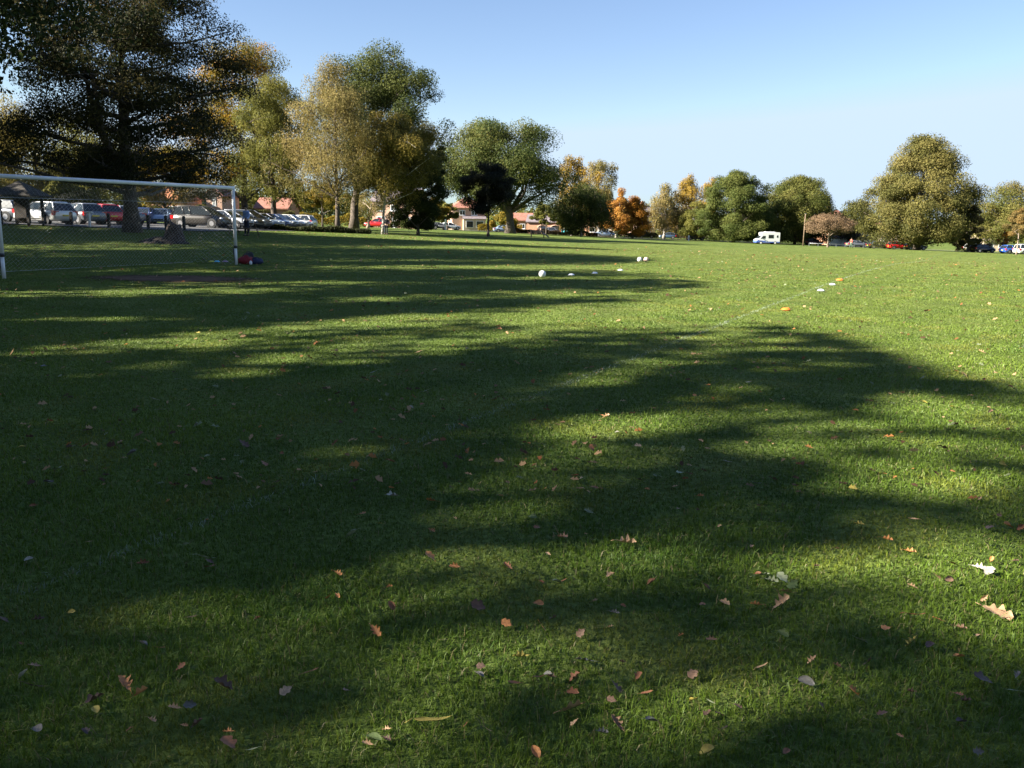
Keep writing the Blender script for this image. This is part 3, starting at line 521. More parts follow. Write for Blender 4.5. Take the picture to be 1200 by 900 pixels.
# ------------------------------------------------------------------ houses
def house(label, x, y, rz, wd, dp, h, rh, wall, roof, kind='hip', wins=(), door=None, chim=None, arches=(), extra=None, cat='house', name='brick_house'):
    root = thing(name, label, cat, (x, y, T(x, y) - .1), R(rz)); a, b = wd / 2, dp / 2
    m = MB(); m.box(-a, a, 0, dp, 0, h)
    if kind == 'gable_front':
        m.add([(-a, 0, h), (a, 0, h), (0, 0, h + rh), (-a, dp, h), (a, dp, h), (0, dp, h + rh)], [(0, 1, 2), (4, 3, 5)])
    if kind == 'gable':
        m.add([(-a, 0, h), (-a, dp, h), (-a, b, h + rh), (a, 0, h), (a, dp, h), (a, b, h + rh)], [(1, 0, 2), (3, 4, 5)])
    m.build('wall', wall, root)
    r = MB(); e = .35; tk = .16
    if kind == 'hip':
        k = min(a, b) * .95
        vs = [(-a - e, -e, h), (a + e, -e, h), (a + e, dp + e, h), (-a - e, dp + e, h), (-a + k, b, h + rh), (a - k, b, h + rh)]
        r.add(vs, [(0, 1, 5, 4), (1, 2, 5), (2, 3, 4, 5), (3, 0, 4), (3, 2, 1, 0)])
    elif kind == 'gable':
        for s in (0, 1):
            y0, y1 = (-e, b) if s == 0 else (dp + e, b)
            r.add([(-a - e, y0, h - .08), (a + e, y0, h - .08), (a + e, y1, h + rh + .08), (-a - e, y1, h + rh + .08), (-a - e, y0, h - .08 + tk), (a + e, y0, h - .08 + tk), (a + e, y1, h + rh + .08 + tk), (-a - e, y1, h + rh + .08 + tk)],
                  [(0, 1, 2, 3), (7, 6, 5, 4), (0, 4, 5, 1), (1, 5, 6, 2), (2, 6, 7, 3), (3, 7, 4, 0)])
    else:
        for s in (-1, 1):
            x0 = s * (a + e)
            r.add([(x0, -e, h - .1), (0, -e, h + rh + .08), (0, dp + e, h + rh + .08), (x0, dp + e, h - .1), (x0, -e, h - .1 + tk), (0, -e, h + rh + .08 + tk), (0, dp + e, h + rh + .08 + tk), (x0, dp + e, h - .1 + tk)],
                  [(0, 1, 2, 3), (7, 6, 5, 4), (0, 4, 5, 1), (1, 5, 6, 2), (2, 6, 7, 3), (3, 7, 4, 0)])
    ro = r.build('roof', roof, root)
    if chim: c = MB(); c.box(chim - .45, chim + .45, b - .35, b + .35, h + rh * .4, h + rh + 1.1); c.box(chim - .25, chim + .25, b - .15, b + .15, h + rh + 1.1, h + rh + 1.4); c.build('chimney', M_BRICK, ro)
    for wx, wz, ww, wh in wins:
        f = MB(); t_ = .09
        f.box(wx - ww / 2, wx + ww / 2, -.06, .0, wz, wz + t_); f.box(wx - ww / 2, wx + ww / 2, -.06, .0, wz + wh - t_, wz + wh)
        for xx in (wx - ww / 2, wx - t_ / 2, wx + ww / 2 - t_): f.box(xx, xx + t_, -.055, .0, wz + t_, wz + wh - t_)
        fo = f.build('window', M_WHITE, root); p = MB(); p.box(wx - ww / 2 + .05, wx + ww / 2 - .05, -.03, -.003, wz + .05, wz + wh - .05); p.build('pane', M_GLASS, fo)
        s_ = MB(); s_.box(wx - ww / 2 - .1, wx + ww / 2 + .1, -.14, -.061, wz - .1, wz - .01); s_.build('sill', M_WHITE, fo)
    if door is not None:
        d = MB(); d.box(door - .5, door + .5, -.05, -.003, 0, 2.1); do = d.build('door', M_WHITE, root); k = MB(); k.box(door + .3, door + .38, -.12, -.05, 1, 1.1); k.build('handle', M_METAL, do)
    for ax, aw, ah in arches:
        d = MB(); pl = [(ax - aw / 2, 0), (ax + aw / 2, 0)] + [(ax + aw / 2 * math.cos(t), ah - aw / 2 * .6 + aw / 2 * .6 * math.sin(t)) for t in np.linspace(0, math.pi, 12)]
        d.prism(pl, -.04, -.004); d.build('archway', M_PLASTIC, root)
        rim = MB(); rim.tube([(p_[0], -.06, p_[1]) for p_ in pl[2:]], .12, 5); rim.build('arch_trim', M_BRICK2, root)
    if extra: extra(root, a, dp, h)
    return root
def hpx(label, px, Y, wpx, h, rh, **k):
    x, y, _ = at(px, Y); return house(label, x, y, k.pop('rz', 0), wpx / F * Y, k.pop('dp', 8), h, rh, **k)
def porch(root, a, dp, h):
    m = MB(); m.box(-a * .35, a, -1.1, -.005, 0, 2.6); m.build('bay', M_REND, root)
    r = MB(); r.add([(-a * .35 - .2, -1.3, 2.6), (a + .2, -1.3, 2.6), (a + .2, -.01, 3.3), (-a * .35 - .2, -.01, 3.3)], [(0, 1, 2, 3)]); r.box(-a * .35 - .2, a + .2, -1.3, -.01, 2.601, 2.66); r.build('porch_roof', M_TILE_GREY, root)
    for k in range(2):
        w_ = MB(); x0 = -a * .2 + k * a * .62; w_.box(x0, x0 + a * .45, -1.16, -1.101, .7, 2.2); wo_ = w_.build('window', M_WHITE, root); p = MB(); p.box(x0 + .1, x0 + a * .45 - .1, -1.19, -1.161, .8, 2.1); p.build('pane', M_GLASS, wo_)
hpx('two-storey orange brick house with red hipped roof and white bay beside the middle oak', 549, 196, 38, 5.0, 2.4, wall=M_BRICK2, roof=M_TILE_RED, wins=((-1.4, 3.4, 1.3, 1.1), (1.3, 3.4, 1.3, 1.1)), extra=porch, chim=2.4, rz=12)
hpx('peach brick house with white windows behind the white-stemmed birch', 462, 158, 52, 4.8, 2.2, wall=M_BRICK2, roof=M_TILE_GREY, kind='gable', wins=((-2.6, 3.1, 1.3, 1.1), (0, 3.1, 1.3, 1.1), (2.6, 3.1, 1.3, 1.1), (2.2, .9, 1.6, 1.2), (-2.4, .9, 1.6, 1.2)), door=0, rz=-8)
hpx('low brick building with two dark arches under a grey roof', 638, 184, 40, 2.6, 1.3, wall=M_BRICK, roof=M_TILE_GREY, kind='gable', arches=((-.4, 2.1, 2.0), (2.3, 2.1, 2.0)), rz=-6, chim=2.5)
hpx('orange brick outbuilding between the middle oak and the arches', 612, 198, 22, 2.8, 1.5, wall=M_BRICK, roof=M_TILE_RED, kind='gable', wins=((0, 1, 1.2, 1.1),))
hpx('bright orange brick house half hidden behind the birch clump', 702, 200, 30, 3.0, 1.8, wall=M_BRICK, roof=M_TILE_RED, kind='gable', wins=((1.6, 1, 1.3, 1.1), (-1.6, 1, 1.3, 1.1)))
hpx('house with a grey-purple gable roof right of the orange maple', 757, 235, 26, 5.2, 3.0, wall=M_BRICK2, roof=M_TILE_GREY, kind='gable', wins=((-1.2, 3.2, 1.2, 1), (1.4, 3.2, 1.2, 1), (1.4, .9, 1.4, 1.2)), rz=25, chim=1)
hpx('brick terrace glimpsed low between the second birch group trunks', 805, 238, 52, 4.4, 2.0, wall=M_BRICK2, roof=M_TILE_GREY, kind='gable', wins=((-3, .9, 1.5, 1.2), (0, .9, 1.5, 1.2), (3.2, .9, 1.5, 1.2)), door=-4.6)
hpx('brick house with a steep reddish brown roof right of the flat-crowned small tree', 988, 212, 34, 4.6, 4.2, wall=M_BRICK, roof=M_TILE_RED, kind='hip', wins=((1.8, 2.7, 1.2, 1.1),), chim=-2.2, rz=14)
hpx('cream and peach two-storey house left of the very large oak', 1029, 214, 48, 4.6, 1.0, wall=M_REND, roof=M_TILE_RED, kind='gable', wins=((-3.4, 2.9, 1.3, 1.1), (-.4, 2.9, 1.3, 1.1), (2.4, 2.9, 1.3, 1.1)), door=1)
hpx('low garage block with a purple-grey hipped roof and white doors', 1004, 198, 36, 1.9, 1.7, wall=M_WHITE, roof=M_TILE_GREY, kind='hip', door=-1.5, cat='garage', name='garage')
hpx('orange-red brick gable behind the parked cars and big dark trunk', 193, 122, 40, 3.0, 2.2, wall=M_BRICK, roof=mat('orange_roof_tiles', (.42, .17, .08), .85, var=.3, scale=2.5), kind='hip', wins=((-1.2, 1.0, 1.4, 1.1), (1.2, 1, 1.4, 1.1)))
hpx('narrow orange brick gable end with white windows seen above the dark people carrier', 252, 128, 18, 3.8, 1.3, wall=M_BRICK2, roof=M_TILE_RED, kind='gable_front', wins=((0, 2.4, .5, 1.2),))
hpx('low brick bungalow behind the cars under the olive tree', 318, 135, 36, 2.4, 1.5, wall=M_BRICK, roof=M_TILE_RED, kind='gable', wins=((0, .9, 1.4, 1.1),))
hpx('pale bungalow behind the parked cars near the right edge', 1165, 205, 26, 2.4, 1.6, wall=M_REND, roof=M_TILE_GREY, kind='gable', wins=((-1, .9, 1.4, 1.1), (1.6, .9, 1.4, 1.1)))
# ------------------------------------------------------------------ vehicles
CARK = {  # rear window foot, roof rear, roof front, windscreen foot, roof height, length, belt
    'hatch': (-.47, -.36, .02, .24, 1.47, 4.0, .92), 'estate': (-.48, -.40, .04, .25, 1.48, 4.6, .93), 'mpv': (-.48, -.43, .10, .34, 1.68, 4.5, .98), 'saloon': (-.36, -.22, .02, .22, 1.42, 4.6, .90)}
def car(label, x, y, deg, kind, color, cname, group=None, z=None):
    xb, xr, xf, xw, Hh, L, bz = CARK[kind]; root = thing('parked_car', label, 'car', (x, y, (T(x, y) if z is None else z) + .05), R(deg), group)
    paint = mat('paint_' + cname, color, .28, metal=.25, var=.04, coat=.6); Wd = .89
    def loft(st, mi_fn, mats, name, parent, smooth=True):
        m = MB(); n = len(st[0]); vs = [p for r in st for p in r]
        fs = [(i * n + j, i * n + (j + 1) % n, (i + 1) * n + (j + 1) % n, (i + 1) * n + j) for i in range(len(st) - 1) for j in range(n)]
        fs += [tuple(reversed(range(n))), tuple(range((len(st) - 1) * n, len(st) * n))]; m.add(vs, fs, 0, smooth); return m.build(name, mats, parent)
    S = [(-.5, .38, .78, .74), (-.488, .26, bz - .06, .83), (-.45, .22, bz, .87), (-.3, .2, bz, .89), (0, .2, bz - .01, .9), (.15, .2, bz - .02, .9), (xw + .02, .2, bz - .03, .89), (.36, .2, bz - .10, .87), (.44, .22, bz - .18, .83), (.485, .26, bz - .27, .76), (.5, .36, bz - .38, .66)]
    st = [[(u * L, s_ * w_ * k, z_) for s_, k, z_ in ((-1, .86, zl), (1, .86, zl), (1, 1, zl + .14), (1, 1, (zl + zt) / 2 + .05), (1, .96, zt - .07), (1, .84, zt), (-1, .84, zt), (-1, .96, zt - .07), (-1, 1, (zl + zt) / 2 + .05), (-1, 1, zl + .14))] for u, zl, zt, w_ in S]
    loft(st, None, paint, 'body', root, True)
    b0, b1, t0, t1 = (xb * L, .80), (xw * L, .80), (xr * L, .60), (xf * L, .60); bz_ = bz - .05
    g_ = MB(); lo = [(b0[0], -b0[1], bz_), (b1[0], -b1[1], bz_), (b1[0], b1[1], bz_), (b0[0], b0[1], bz_)]; hi = [(t0[0], -t0[1], Hh - .06), (t1[0], -t1[1], Hh - .06), (t1[0], t1[1], Hh - .06), (t0[0], t0[1], Hh - .06)]
    g_.add(lo + hi, [(0, 1, 5, 4), (1, 2, 6, 5), (2, 3, 7, 6), (3, 0, 4, 7)]); g_.build('windows', M_GLASS, root)
    r = MB(); xm = (t0[0] + t1[0]) / 2
    rows_ = []
    for xx, zz, ww in ((t0[0] - .06, Hh - .08, .58), (t0[0] + .15, Hh - .015, .62), (xm, Hh, .64), (t1[0] - .15, Hh - .02, .62), (t1[0] + .06, Hh - .09, .58)):
        rows_.append([(xx, -ww, zz - .05), (xx, -ww * .8, zz), (xx, ww * .8, zz), (xx, ww, zz - .05), (xx, 0, zz - .07)])
    vs = [p for q in rows_ for p in q]; r.add(vs, [(i * 5 + j, i * 5 + (j + 1) % 5, (i + 1) * 5 + (j + 1) % 5, (i + 1) * 5 + j) for i in range(4) for j in range(5)] + [(4, 3, 2, 1, 0), (20, 21, 22, 23, 24)], 0, True)
    for s_ in (-1, 1):
        for p, q in (((b0[0], b0[1]), (t0[0], t0[1])), ((b1[0], b1[1]), (t1[0], t1[1])), (((b0[0] + b1[0]) / 2 - .1, .805), (xm, .62)), (((b0[0] * .62 + b1[0] * .38) - .25, .805), (t0[0] * .75 + t1[0] * .25, .615)))[:4 if kind != 'hatch' else 3]:
            r.tube([(p[0], s_ * p[1], bz_), (q[0], s_ * q[1], Hh - .08)], .045, 4)
        r.tube([(b0[0], s_ * .815, bz_ + .02), (b1[0], s_ * .815, bz_ + .02)], .03, 4)
    r.build('roof', paint, root)
    for sx in (-1, 1):
        for s_ in (-1, 1):
            cx = (.31 if sx > 0 else -.30) * L; w_ = MB(); w_.tube([(cx, s_ * .70, .32), (cx, s_ * .915, .32)], .32, 16, smooth=False); wo_ = w_.build('wheel', M_TYRE, root)
            q = MB(); q.tube([(cx, s_ * .90, .32), (cx, s_ * .925, .32)], .20, 12, smooth=False); q.build('rim', M_RIM, wo_)
            q = MB(); q.tube([(cx, s_ * .66, .34), (cx, s_ * .906, .34)], .385, 16, smooth=False); q.build('wheel_arch', M_PLASTIC, root)
    for s_ in (-1, 1):
        q = MB(); q.ball((.455 * L, s_ * .62, bz - .28), .13, 10, 6, sc=(1.3, 1.2, .7)); q.build('headlight', M_LAMP, root)
        q = MB(); q.box(-.497 * L, -.44 * L, s_ * .62 - .12, s_ * .62 + .25 * s_ if s_ > 0 else s_ * .62 + .12, bz - .34, bz - .06) if s_ > 0 else q.box(-.497 * L, -.44 * L, -.87, -.50, bz - .34, bz - .06); q.build('tail_light', M_RED, root)
        q = MB(); q.ball((b1[0] - .1, s_ * .98, bz + .06), .10, 8, 6, sc=(.7, 1, .7)); q.build('wing_mirror', paint, root)
    q = MB(); q.box(-.505 * L, -.49 * L, -.26, .26, .52, .63); q.build('number_plate', M_PLATE, root)
    q = MB(); q.box(.47 * L, .502 * L, -.45, .45, .34, .50); q.build('grille', M_PLASTIC, root)
    return root
SIL, WHT, RD, DK, BLU, GRY, MAR = ((.45, .46, .48), 'silver'), ((.78, .78, .76), 'white'), ((.45, .015, .02), 'red'), ((.025, .027, .03), 'black'), ((.03, .06, .20), 'blue'), ((.14, .15, .17), 'grey'), ((.10, .02, .025), 'maroon')
LB = ((.22, .30, .42), 'pale_blue')
def cpx(label, px, Y, deg, kind, c, group=None):
    x, y, _ = at(px, Y); return car(label, x, y, deg, kind, c[0], c[1], group)
GL = 'cars parked in the left row of the car park'
cpx('white estate car seen from behind, first behind the goal net at the left', 53, 59, 152, 'estate', WHT, GL)
cpx('grey hatchback beside the white estate, red tail lights showing', 95, 63.5, 146, 'hatch', GRY, GL)
cpx('bright red hatchback behind the white T-shaped post', 119, 66.5, 142, 'hatch', RD, GL)
cpx('grey saloon between the red hatchback and the big trunk', 143, 69.5, 142, 'saloon', GRY, GL)
cpx('dark grey car partly hidden at the left goalpost', 3, 62, 165, 'hatch', GRY, GL)
cpx('dark blue car half behind the big trunk', 168, 82, -80, 'hatch', BLU, 'cars facing the goal from across the car park')
cpx('small silver car facing the camera right of the big trunk', 189, 84, -75, 'hatch', LB, 'cars facing the goal from across the car park')
cpx('maroon car just right of the small silver car', 207, 88, -75, 'hatch', MAR, 'cars facing the goal from across the car park')
GR = 'cars parked side by side left of the birch trees'
cpx('dark brown-black people carrier parked side-on inside the right goalpost', 237, 70, -12, 'mpv', ((.05, .045, .04), 'dark_brown'), GR)
for i, (lb, k, c) in enumerate((('silver hatchback right behind the dark people carrier at the goalpost', 'hatch', SIL), ('black estate third in the side by side row', 'estate', DK), ('dark grey people carrier behind the person in pale blue', 'mpv', GRY),
        ('pale blue saloon in the middle of the side by side row', 'saloon', LB), ('silver-grey hatchback fifth from the far end of the row', 'hatch', SIL), ('blue car in the far half of the row', 'hatch', BLU), ('grey estate before the white cars of the row', 'estate', GRY),
        ('pale silver saloon beside the two white cars', 'saloon', SIL), ('white estate second from the far end of the row', 'estate', WHT))):
    cpx(lb, (268, 279, 289, 299, 308, 317, 325, 333, 342)[i], 73.3 + 2.65 * i, -14, k, c, GR)
cpx('white hatchback at the far right end of the row with a red tail light', 350, 99, 168, 'hatch', WHT, GR)
GF = 'cars parked along the road on the far side'
for lb, px, Y, dg, k, c in (('red car behind the white-stemmed birch', 442, 142, 170, 'hatch', RD), ('dark car under the small yellowing tree', 503, 172, 5, 'hatch', DK), ('dark saloon left of the brick house with hipped roof', 515, 174, 5, 'saloon', GRY),
        ('white car half hidden by the wall of the brick house with hipped roof', 528, 178, 20, 'hatch', WHT), ('pale blue car in front of the white bay window', 591, 180, 10, 'saloon', LB), ('dark car under the left arch of the low brick building', 636, 181, -80, 'hatch', DK),
        ('grey car under the right arch of the low brick building', 646, 181, -80, 'hatch', GRY), ('turquoise car beside the right arch', 667, 178, -60, 'hatch', ((.05, .35, .38), 'turquoise')), ('silver saloon left of the amber maple', 708, 190, 5, 'saloon', LB),
        ('dark hatchback right of the orange maple', 757, 203, 0, 'hatch', DK), ('small blue-grey car left of the white marker post', 782, 206, 175, 'hatch', ((.05, .09, .16), 'blue_grey')), ('dark saloon right of the white marker post', 815, 206, 0, 'saloon', ((.02, .03, .06), 'navy')),
        ('black saloon parked right of the red and green figure', 1030, 170, 0, 'saloon', DK), ('red hatchback left of the very large oak trunk', 1052, 168, 5, 'hatch', RD), ('black car right beside the red hatchback under the very large oak', 1072, 166, 0, 'hatch', DK),
        ('silver car in front of the low garage block', 1004, 185, 5, 'saloon', GRY), ('white car in shade right of the hawthorn', 1143, 152, 10, 'hatch', WHT), ('dark car next to the white one under the hawthorn', 1151, 150, 10, 'hatch', DK), ('blue car near the right edge', 1186, 148, 10, 'hatch', ((.03, .10, .38), 'bright_blue')),
        ('white van-like car at the right edge of the frame', 1204, 146, 10, 'mpv', WHT), ('dark car far left of the timber pole under the green maple', 953, 196, 0, 'hatch', MAR)):
    cpx(lb, px, Y, dg, k, c, GF)
# camper van
x, y, z = at(898, 176); root = thing('camper_van', 'white camper van with blue lower nose standing on the grass before the round maples', 'camper van', (x, y, z), R(186)); root.scale = (.9, .9, .9)
L, Hv = 5.3, 2.65
pr = [(-.5 * L, .42), (-.5 * L, Hv - .1), (-.47 * L, Hv), (.22 * L, Hv), (.29 * L, Hv - .1), (.28 * L, 2.1), (.265 * L, 1.98), (.40 * L, 1.22), (.48 * L, 1.02), (.5 * L, .8), (.5 * L, .42)]
m = MB(); m.prism(pr, -1, 1); m.build('body', M_WHITE, root)
m = MB(); m.prism([(.12 * L, .40), (.12 * L, .78), (.38 * L, .86), (.47 * L, 1.0), (.507 * L, .82), (.507 * L, .40)], -1.012, 1.012)
m.box(-.503 * L, .12 * L, -1.008, 1.008, .40, .62); m.build('lower_trim', mat('blue_trim', (.08, .14, .45), .4), root)
m = MB(); m.prism([(.275 * L, 1.90), (.395 * L, 1.26), (.41 * L, 1.25), (.29 * L, 1.92)], -.85, .85); m.build('windscreen', M_GLASS, root)
for s_ in (-1, 1):
    m = MB(); m.prism([(.13 * L, 1.25), (.13 * L, 1.85), (.24 * L, 1.85), (.34 * L, 1.25)], s_ * 1.0, s_ * 1.015); m.build('cab_window', M_GLASS, root)
    m = MB(); m.box(-.22 * L, .0, min(s_ * 1, s_ * 1.02), max(s_ * 1, s_ * 1.02), 1.35, 2.1); m.build('side_window', M_GLASS, root)
    m = MB(); m.box(-.42 * L, -.36 * L, min(s_ * 1, s_ * 1.02), max(s_ * 1, s_ * 1.02), 1.5, 2.0); m.build('side_window', M_GLASS, root)
    m = MB(); m.ball((.475 * L, s_ * .78, .86), .14, 10, 6); m.build('headlight', M_LAMP, root)
    m = MB(); m.tube([(.28 * L, s_ * 1.05, 1.35), (.28 * L, s_ * 1.22, 1.4)], .09, 6); m.build('wing_mirror', M_PLASTIC, root)
    for cx in (-.30 * L, .32 * L):
        m = MB(); m.tube([(cx, s_ * .78, .34), (cx, s_ * 1.03, .34)], .34, 16, smooth=False); wo_ = m.build('wheel', M_TYRE, root)
        m = MB(); m.tube([(cx, s_ * 1.0, .34), (cx, s_ * 1.04, .34)], .2, 12, smooth=False); m.build('rim', M_WHITE, wo_)
m = MB(); m.box(-.3 * L, .1 * L, -.6, .6, Hv + .001, Hv + .12); m.build('roof_vent', M_WHITE, root)
# ------------------------------------------------------------------ goal
gl = hit(5, 327, 20.7); gr = hit(277, 310, 27.7)
gA = Vector((gl[0], gl[1], T(gl[0], gl[1]))); gB = Vector((gr[0], gr[1], T(gr[0], gr[1])))
gd = (gB - gA); gd.z = 0; GL_ = gd.length; gd.normalize(); bk = Vector((-gd.y, gd.x, 0))
goal = thing('football_goal', 'white metal football goal with a fine net standing at the left of the pitch', 'goal', gA)
def gp(s, b, z): return gd * s + bk * b + Vector((0, 0, z))
HG = 2.40
for s in (0, GL_):
    m = MB(); zz = (gB.z - gA.z) * (s / GL_)
    m.tube([gp(s, 0, zz + .55), gp(s, 0, HG - .02)], .052, 12); po = m.build('post', M_WHITE, goal)
    q = MB(); q.tube([gp(s, 0, zz - .02), gp(s, 0, zz + .55)], .042, 12); q.build('post_foot', M_WHITE, po)
    q = MB(); q.tube([gp(s, 0, zz + .52), gp(s, 0, zz + .60)], .06, 12); q.build('joint_band', M_PLASTIC, po)
    q = MB(); q.tube([gp(s, .04, zz + .05), gp(s, .1, zz + .5)], .022, 6); q.build('net_peg', M_PLASTIC, po)
m = MB(); m.tube([gp(-.05, 0, HG), gp(GL_ + .05, 0, HG)], .052, 12); m.build('crossbar', M_WHITE, goal)
net = MB(); NR = .0016
def string(a, b, r=NR): net.tube([a, b], r, 3, smooth=False, caps=False)
def panel(fn, W_, H_, st=.13):
    """diamond strings over a W x H panel mapped by fn(u,v)"""
    k = -H_
    while k < W_:
        for sgn in (1, -1):
            c0 = k if sgn > 0 else W_ - k; a0, b0_ = (0, c0), (H_, c0 + sgn * H_)
            (v0, u0), (v1, u1) = a0, b0_
            def clip(v, u):
                return min(max(u, 0), W_), v + (min(max(u, 0), W_) - u) * sgn
            p, q_ = clip(v0, u0), clip(v1, u1)
            if abs(p[0] - q_[0]) > .02:
                n = 5; pts = [fn(p[0] + (q_[0] - p[0]) * t / n, p[1] + (q_[1] - p[1]) * t / n) for t in range(n + 1)]
                net.tube(pts, NR, 3, smooth=False, caps=False)
        k += st
sag = lambda u, v: .10 * math.sin(math.pi * u / GL_) * math.sin(math.pi * v / 2.0)
panel(lambda u, v: gp(u, .05 + 1.0 * (v / 1.05) , HG - .06 - .42 * (v / 1.05)), GL_, 1.05)
panel(lambda u, v: gp(u, 1.05 + .8 * (v / 2.1) + .12 * math.sin(u * 1.3) * (v / 2.1), (HG - .48) * (1 - v / 2.1) + .03), GL_, 2.1)
for s in (0, GL_): panel(lambda u, v, s=s: gp(s, .05 + u * (1 + .8 * (1 - v / 2.0)), v * (1 - .05 * u)), 1.0, 2.0)
string(gp(0, 1.05, HG - .48), gp(GL_, 1.05, HG - .48), .004); string(gp(0, 1.85, .03), gp(GL_, 1.85, .03), .004)
net.build('net', mat('net_cord', (.55, .56, .58), .8), goal)
for s in (0, GL_):
    m = MB(); m.tube([gp(s, 0, HG - .1), gp(s, 1.05, HG - .48)], .014, 6); m.build('net_stay', M_METAL, goal)
# ------------------------------------------------------------------ balls, markers, bags
def ground_px(px, py):
    lo, hi = .3, 260.0
    for _ in range(22):
        Y = (lo + hi) / 2 if hi - lo < 20 else math.sqrt(lo * hi); p = hit(px, py, Y)
        if p[2] > T(p[0], Y): lo = Y
        else: hi = Y
    p = hit(px, py, Y); return p[0], Y, T(p[0], Y)
def ball_mat():
    m, n, o = new_mat('football_skin'); b = n.nodes.new('ShaderNodeBsdfPrincipled'); b.inputs['Roughness'].default_value = .4
    tc = n.nodes.new('ShaderNodeTexCoord'); v = n.nodes.new('ShaderNodeTexVoronoi'); v.inputs['Scale'].default_value = 9; cr = n.nodes.new('ShaderNodeValToRGB')
    cr.color_ramp.elements[0].position = .22; cr.color_ramp.elements[0].color = (.12, .12, .14, 1); cr.color_ramp.elements[1].position = .26; cr.color_ramp.elements[1].color = (.8, .8, .8, 1)
    n.links.new(tc.outputs['Object'], v.inputs['Vector']); n.links.new(v.outputs['Distance'], cr.inputs[0]); n.links.new(cr.outputs[0], b.inputs['Base Color']); n.links.new(b.outputs[0], o.inputs[0]); return m
M_FB = ball_mat()
M_FW = mat('white_leather', (.8, .76, .70), .45); M_FP = mat('pinkish_leather', (.72, .50, .42), .5)
for px, py, mm, lb in ((635.5, 326, M_FB, 'white football with dark patches lying in shade on the pitch'), (749.5, 307.5, M_FW, 'white football in sunshine, left one of the touching pair'), (757, 307.5, M_FP, 'pinkish football in sunshine, right one of the touching pair')):
    x, y, z = ground_px(px, py); m = MB(); m.ball((0, 0, .10), .10, 20, 14); tag(m.build('football', mm), lb, 'ball', 'footballs on the pitch').location = (x, y, z + .015)
def disc(px, py, mm, lb, sc=1.0):
    x, y, z = ground_px(px, py); m = MB(); n = 20; prof = [(.10, .0), (.098, .004), (.055, .038), (.03, .043), (.026, .038), (.05, .032), (.09, .0)]
    vs = [(r_ * sc * math.cos(2 * math.pi * j / n), r_ * sc * math.sin(2 * math.pi * j / n), h_ * sc) for r_, h_ in prof for j in range(n)]
    m.add(vs, [(i * n + j, i * n + (j + 1) % n, (i + 1) * n + (j + 1) % n, (i + 1) * n + j) for i in range(len(prof) - 1) for j in range(n)], 0, True)
    o = tag(m.build('marker_cone', mm), lb, 'marker', 'flat training markers on the grass'); o.location = (x, y, z + .02); return o
M_MW = mat('marker_white', (.75, .78, .82), .5, var=.05); M_MO = mat('marker_orange', (.75, .17, .02), .5, var=.05)
disc(669.5, 323, M_MW, 'white disc marker nearest the football in the shade'); disc(697, 321, M_MW, 'white disc marker in the middle of the row beside the football'); disc(727, 317.5, M_MW, 'white disc marker at the right end of the row beside the football')
disc(921, 364, M_MO, 'orange disc marker lying nearest on the penalty area line', .95); disc(984, 329, M_MO, 'orange disc marker lying farthest on the penalty area line', 1.1)
disc(962, 341.5, M_MW, 'white disc marker between the two orange ones, nearer', .9); disc(975.5, 334.5, M_MW, 'white disc marker between the two orange ones, farther', .9)
for px, py, c, nm, lb in ((248, 307.5, (.6, .55, .05), 'yellow', 'small yellow marker left of the right goalpost'), (254.5, 307.5, (.1, .5, .65), 'cyan', 'small cyan marker left of the right goalpost'), (264, 307.5, (.35, .2, .3), 'plum', 'small plum marker left of the right goalpost')):
    disc(px, py, mat('marker_' + nm, c, .5, var=.05), lb)
def lump(name, lb, px, py, sx, sy, sz, mm, seed, cat):
    x, y, z = ground_px(px, py); rnd = random.Random(seed); m = MB(); m.ball((0, 0, 0), 1, 20, 12)
    vs = []
    for v in m.v:
        q = Vector(v); k = 1 + .13 * math.sin(q.x * 5 + seed) * math.cos(q.y * 4 + seed) + .09 * math.sin(q.z * 7 + q.x * 9 + seed)
        vs.append((q.x * k * sx, q.y * k * sy, max(q.z, -.75) * k * sz + sz * .72))
    m.v = vs; r_ = thing(name, lb, cat, (x, y, z), rnd.uniform(0, .5)); m.build('bag_body', mm, r_)
    h_ = MB(); h_.tube([(-sx * .5, -sy * .3, sz * 1.4), (-sx * .25, -sy * .35, sz * 1.9), (sx * .25, -sy * .35, sz * 1.85), (sx * .5, -sy * .3, sz * 1.35)], .014, 5); h_.build('handle', M_PLASTIC, r_); return r_
lump('sports_bag', 'dark red sports bag on the ground right of the goalpost', 289, 309.5, .26, .2, .16, mat('red_fabric', (.22, .015, .02), .8), 1, 'bag')
lump('sports_bag', 'navy sports bag on the right of the pile by the goalpost', 300, 309.5, .24, .2, .12, mat('navy_fabric', (.02, .025, .07), .8), 2, 'bag')
lump('sports_bag', 'black bag behind the red one in the pile by the goalpost', 292, 307, .18, .16, .19, mat('black_fabric', (.02, .02, .025), .8), 3, 'bag')
x, y, z = ground_px(294.5, 310); m = MB(); m.ball((0, 0, .05), .05, 10, 8, sc=(1, .6, 1.6)); q = m.build('bottle', M_WHITE); tag(q, 'small white bottle in front of the bag pile', 'bottle'); q.location = (x, y - .05, z)
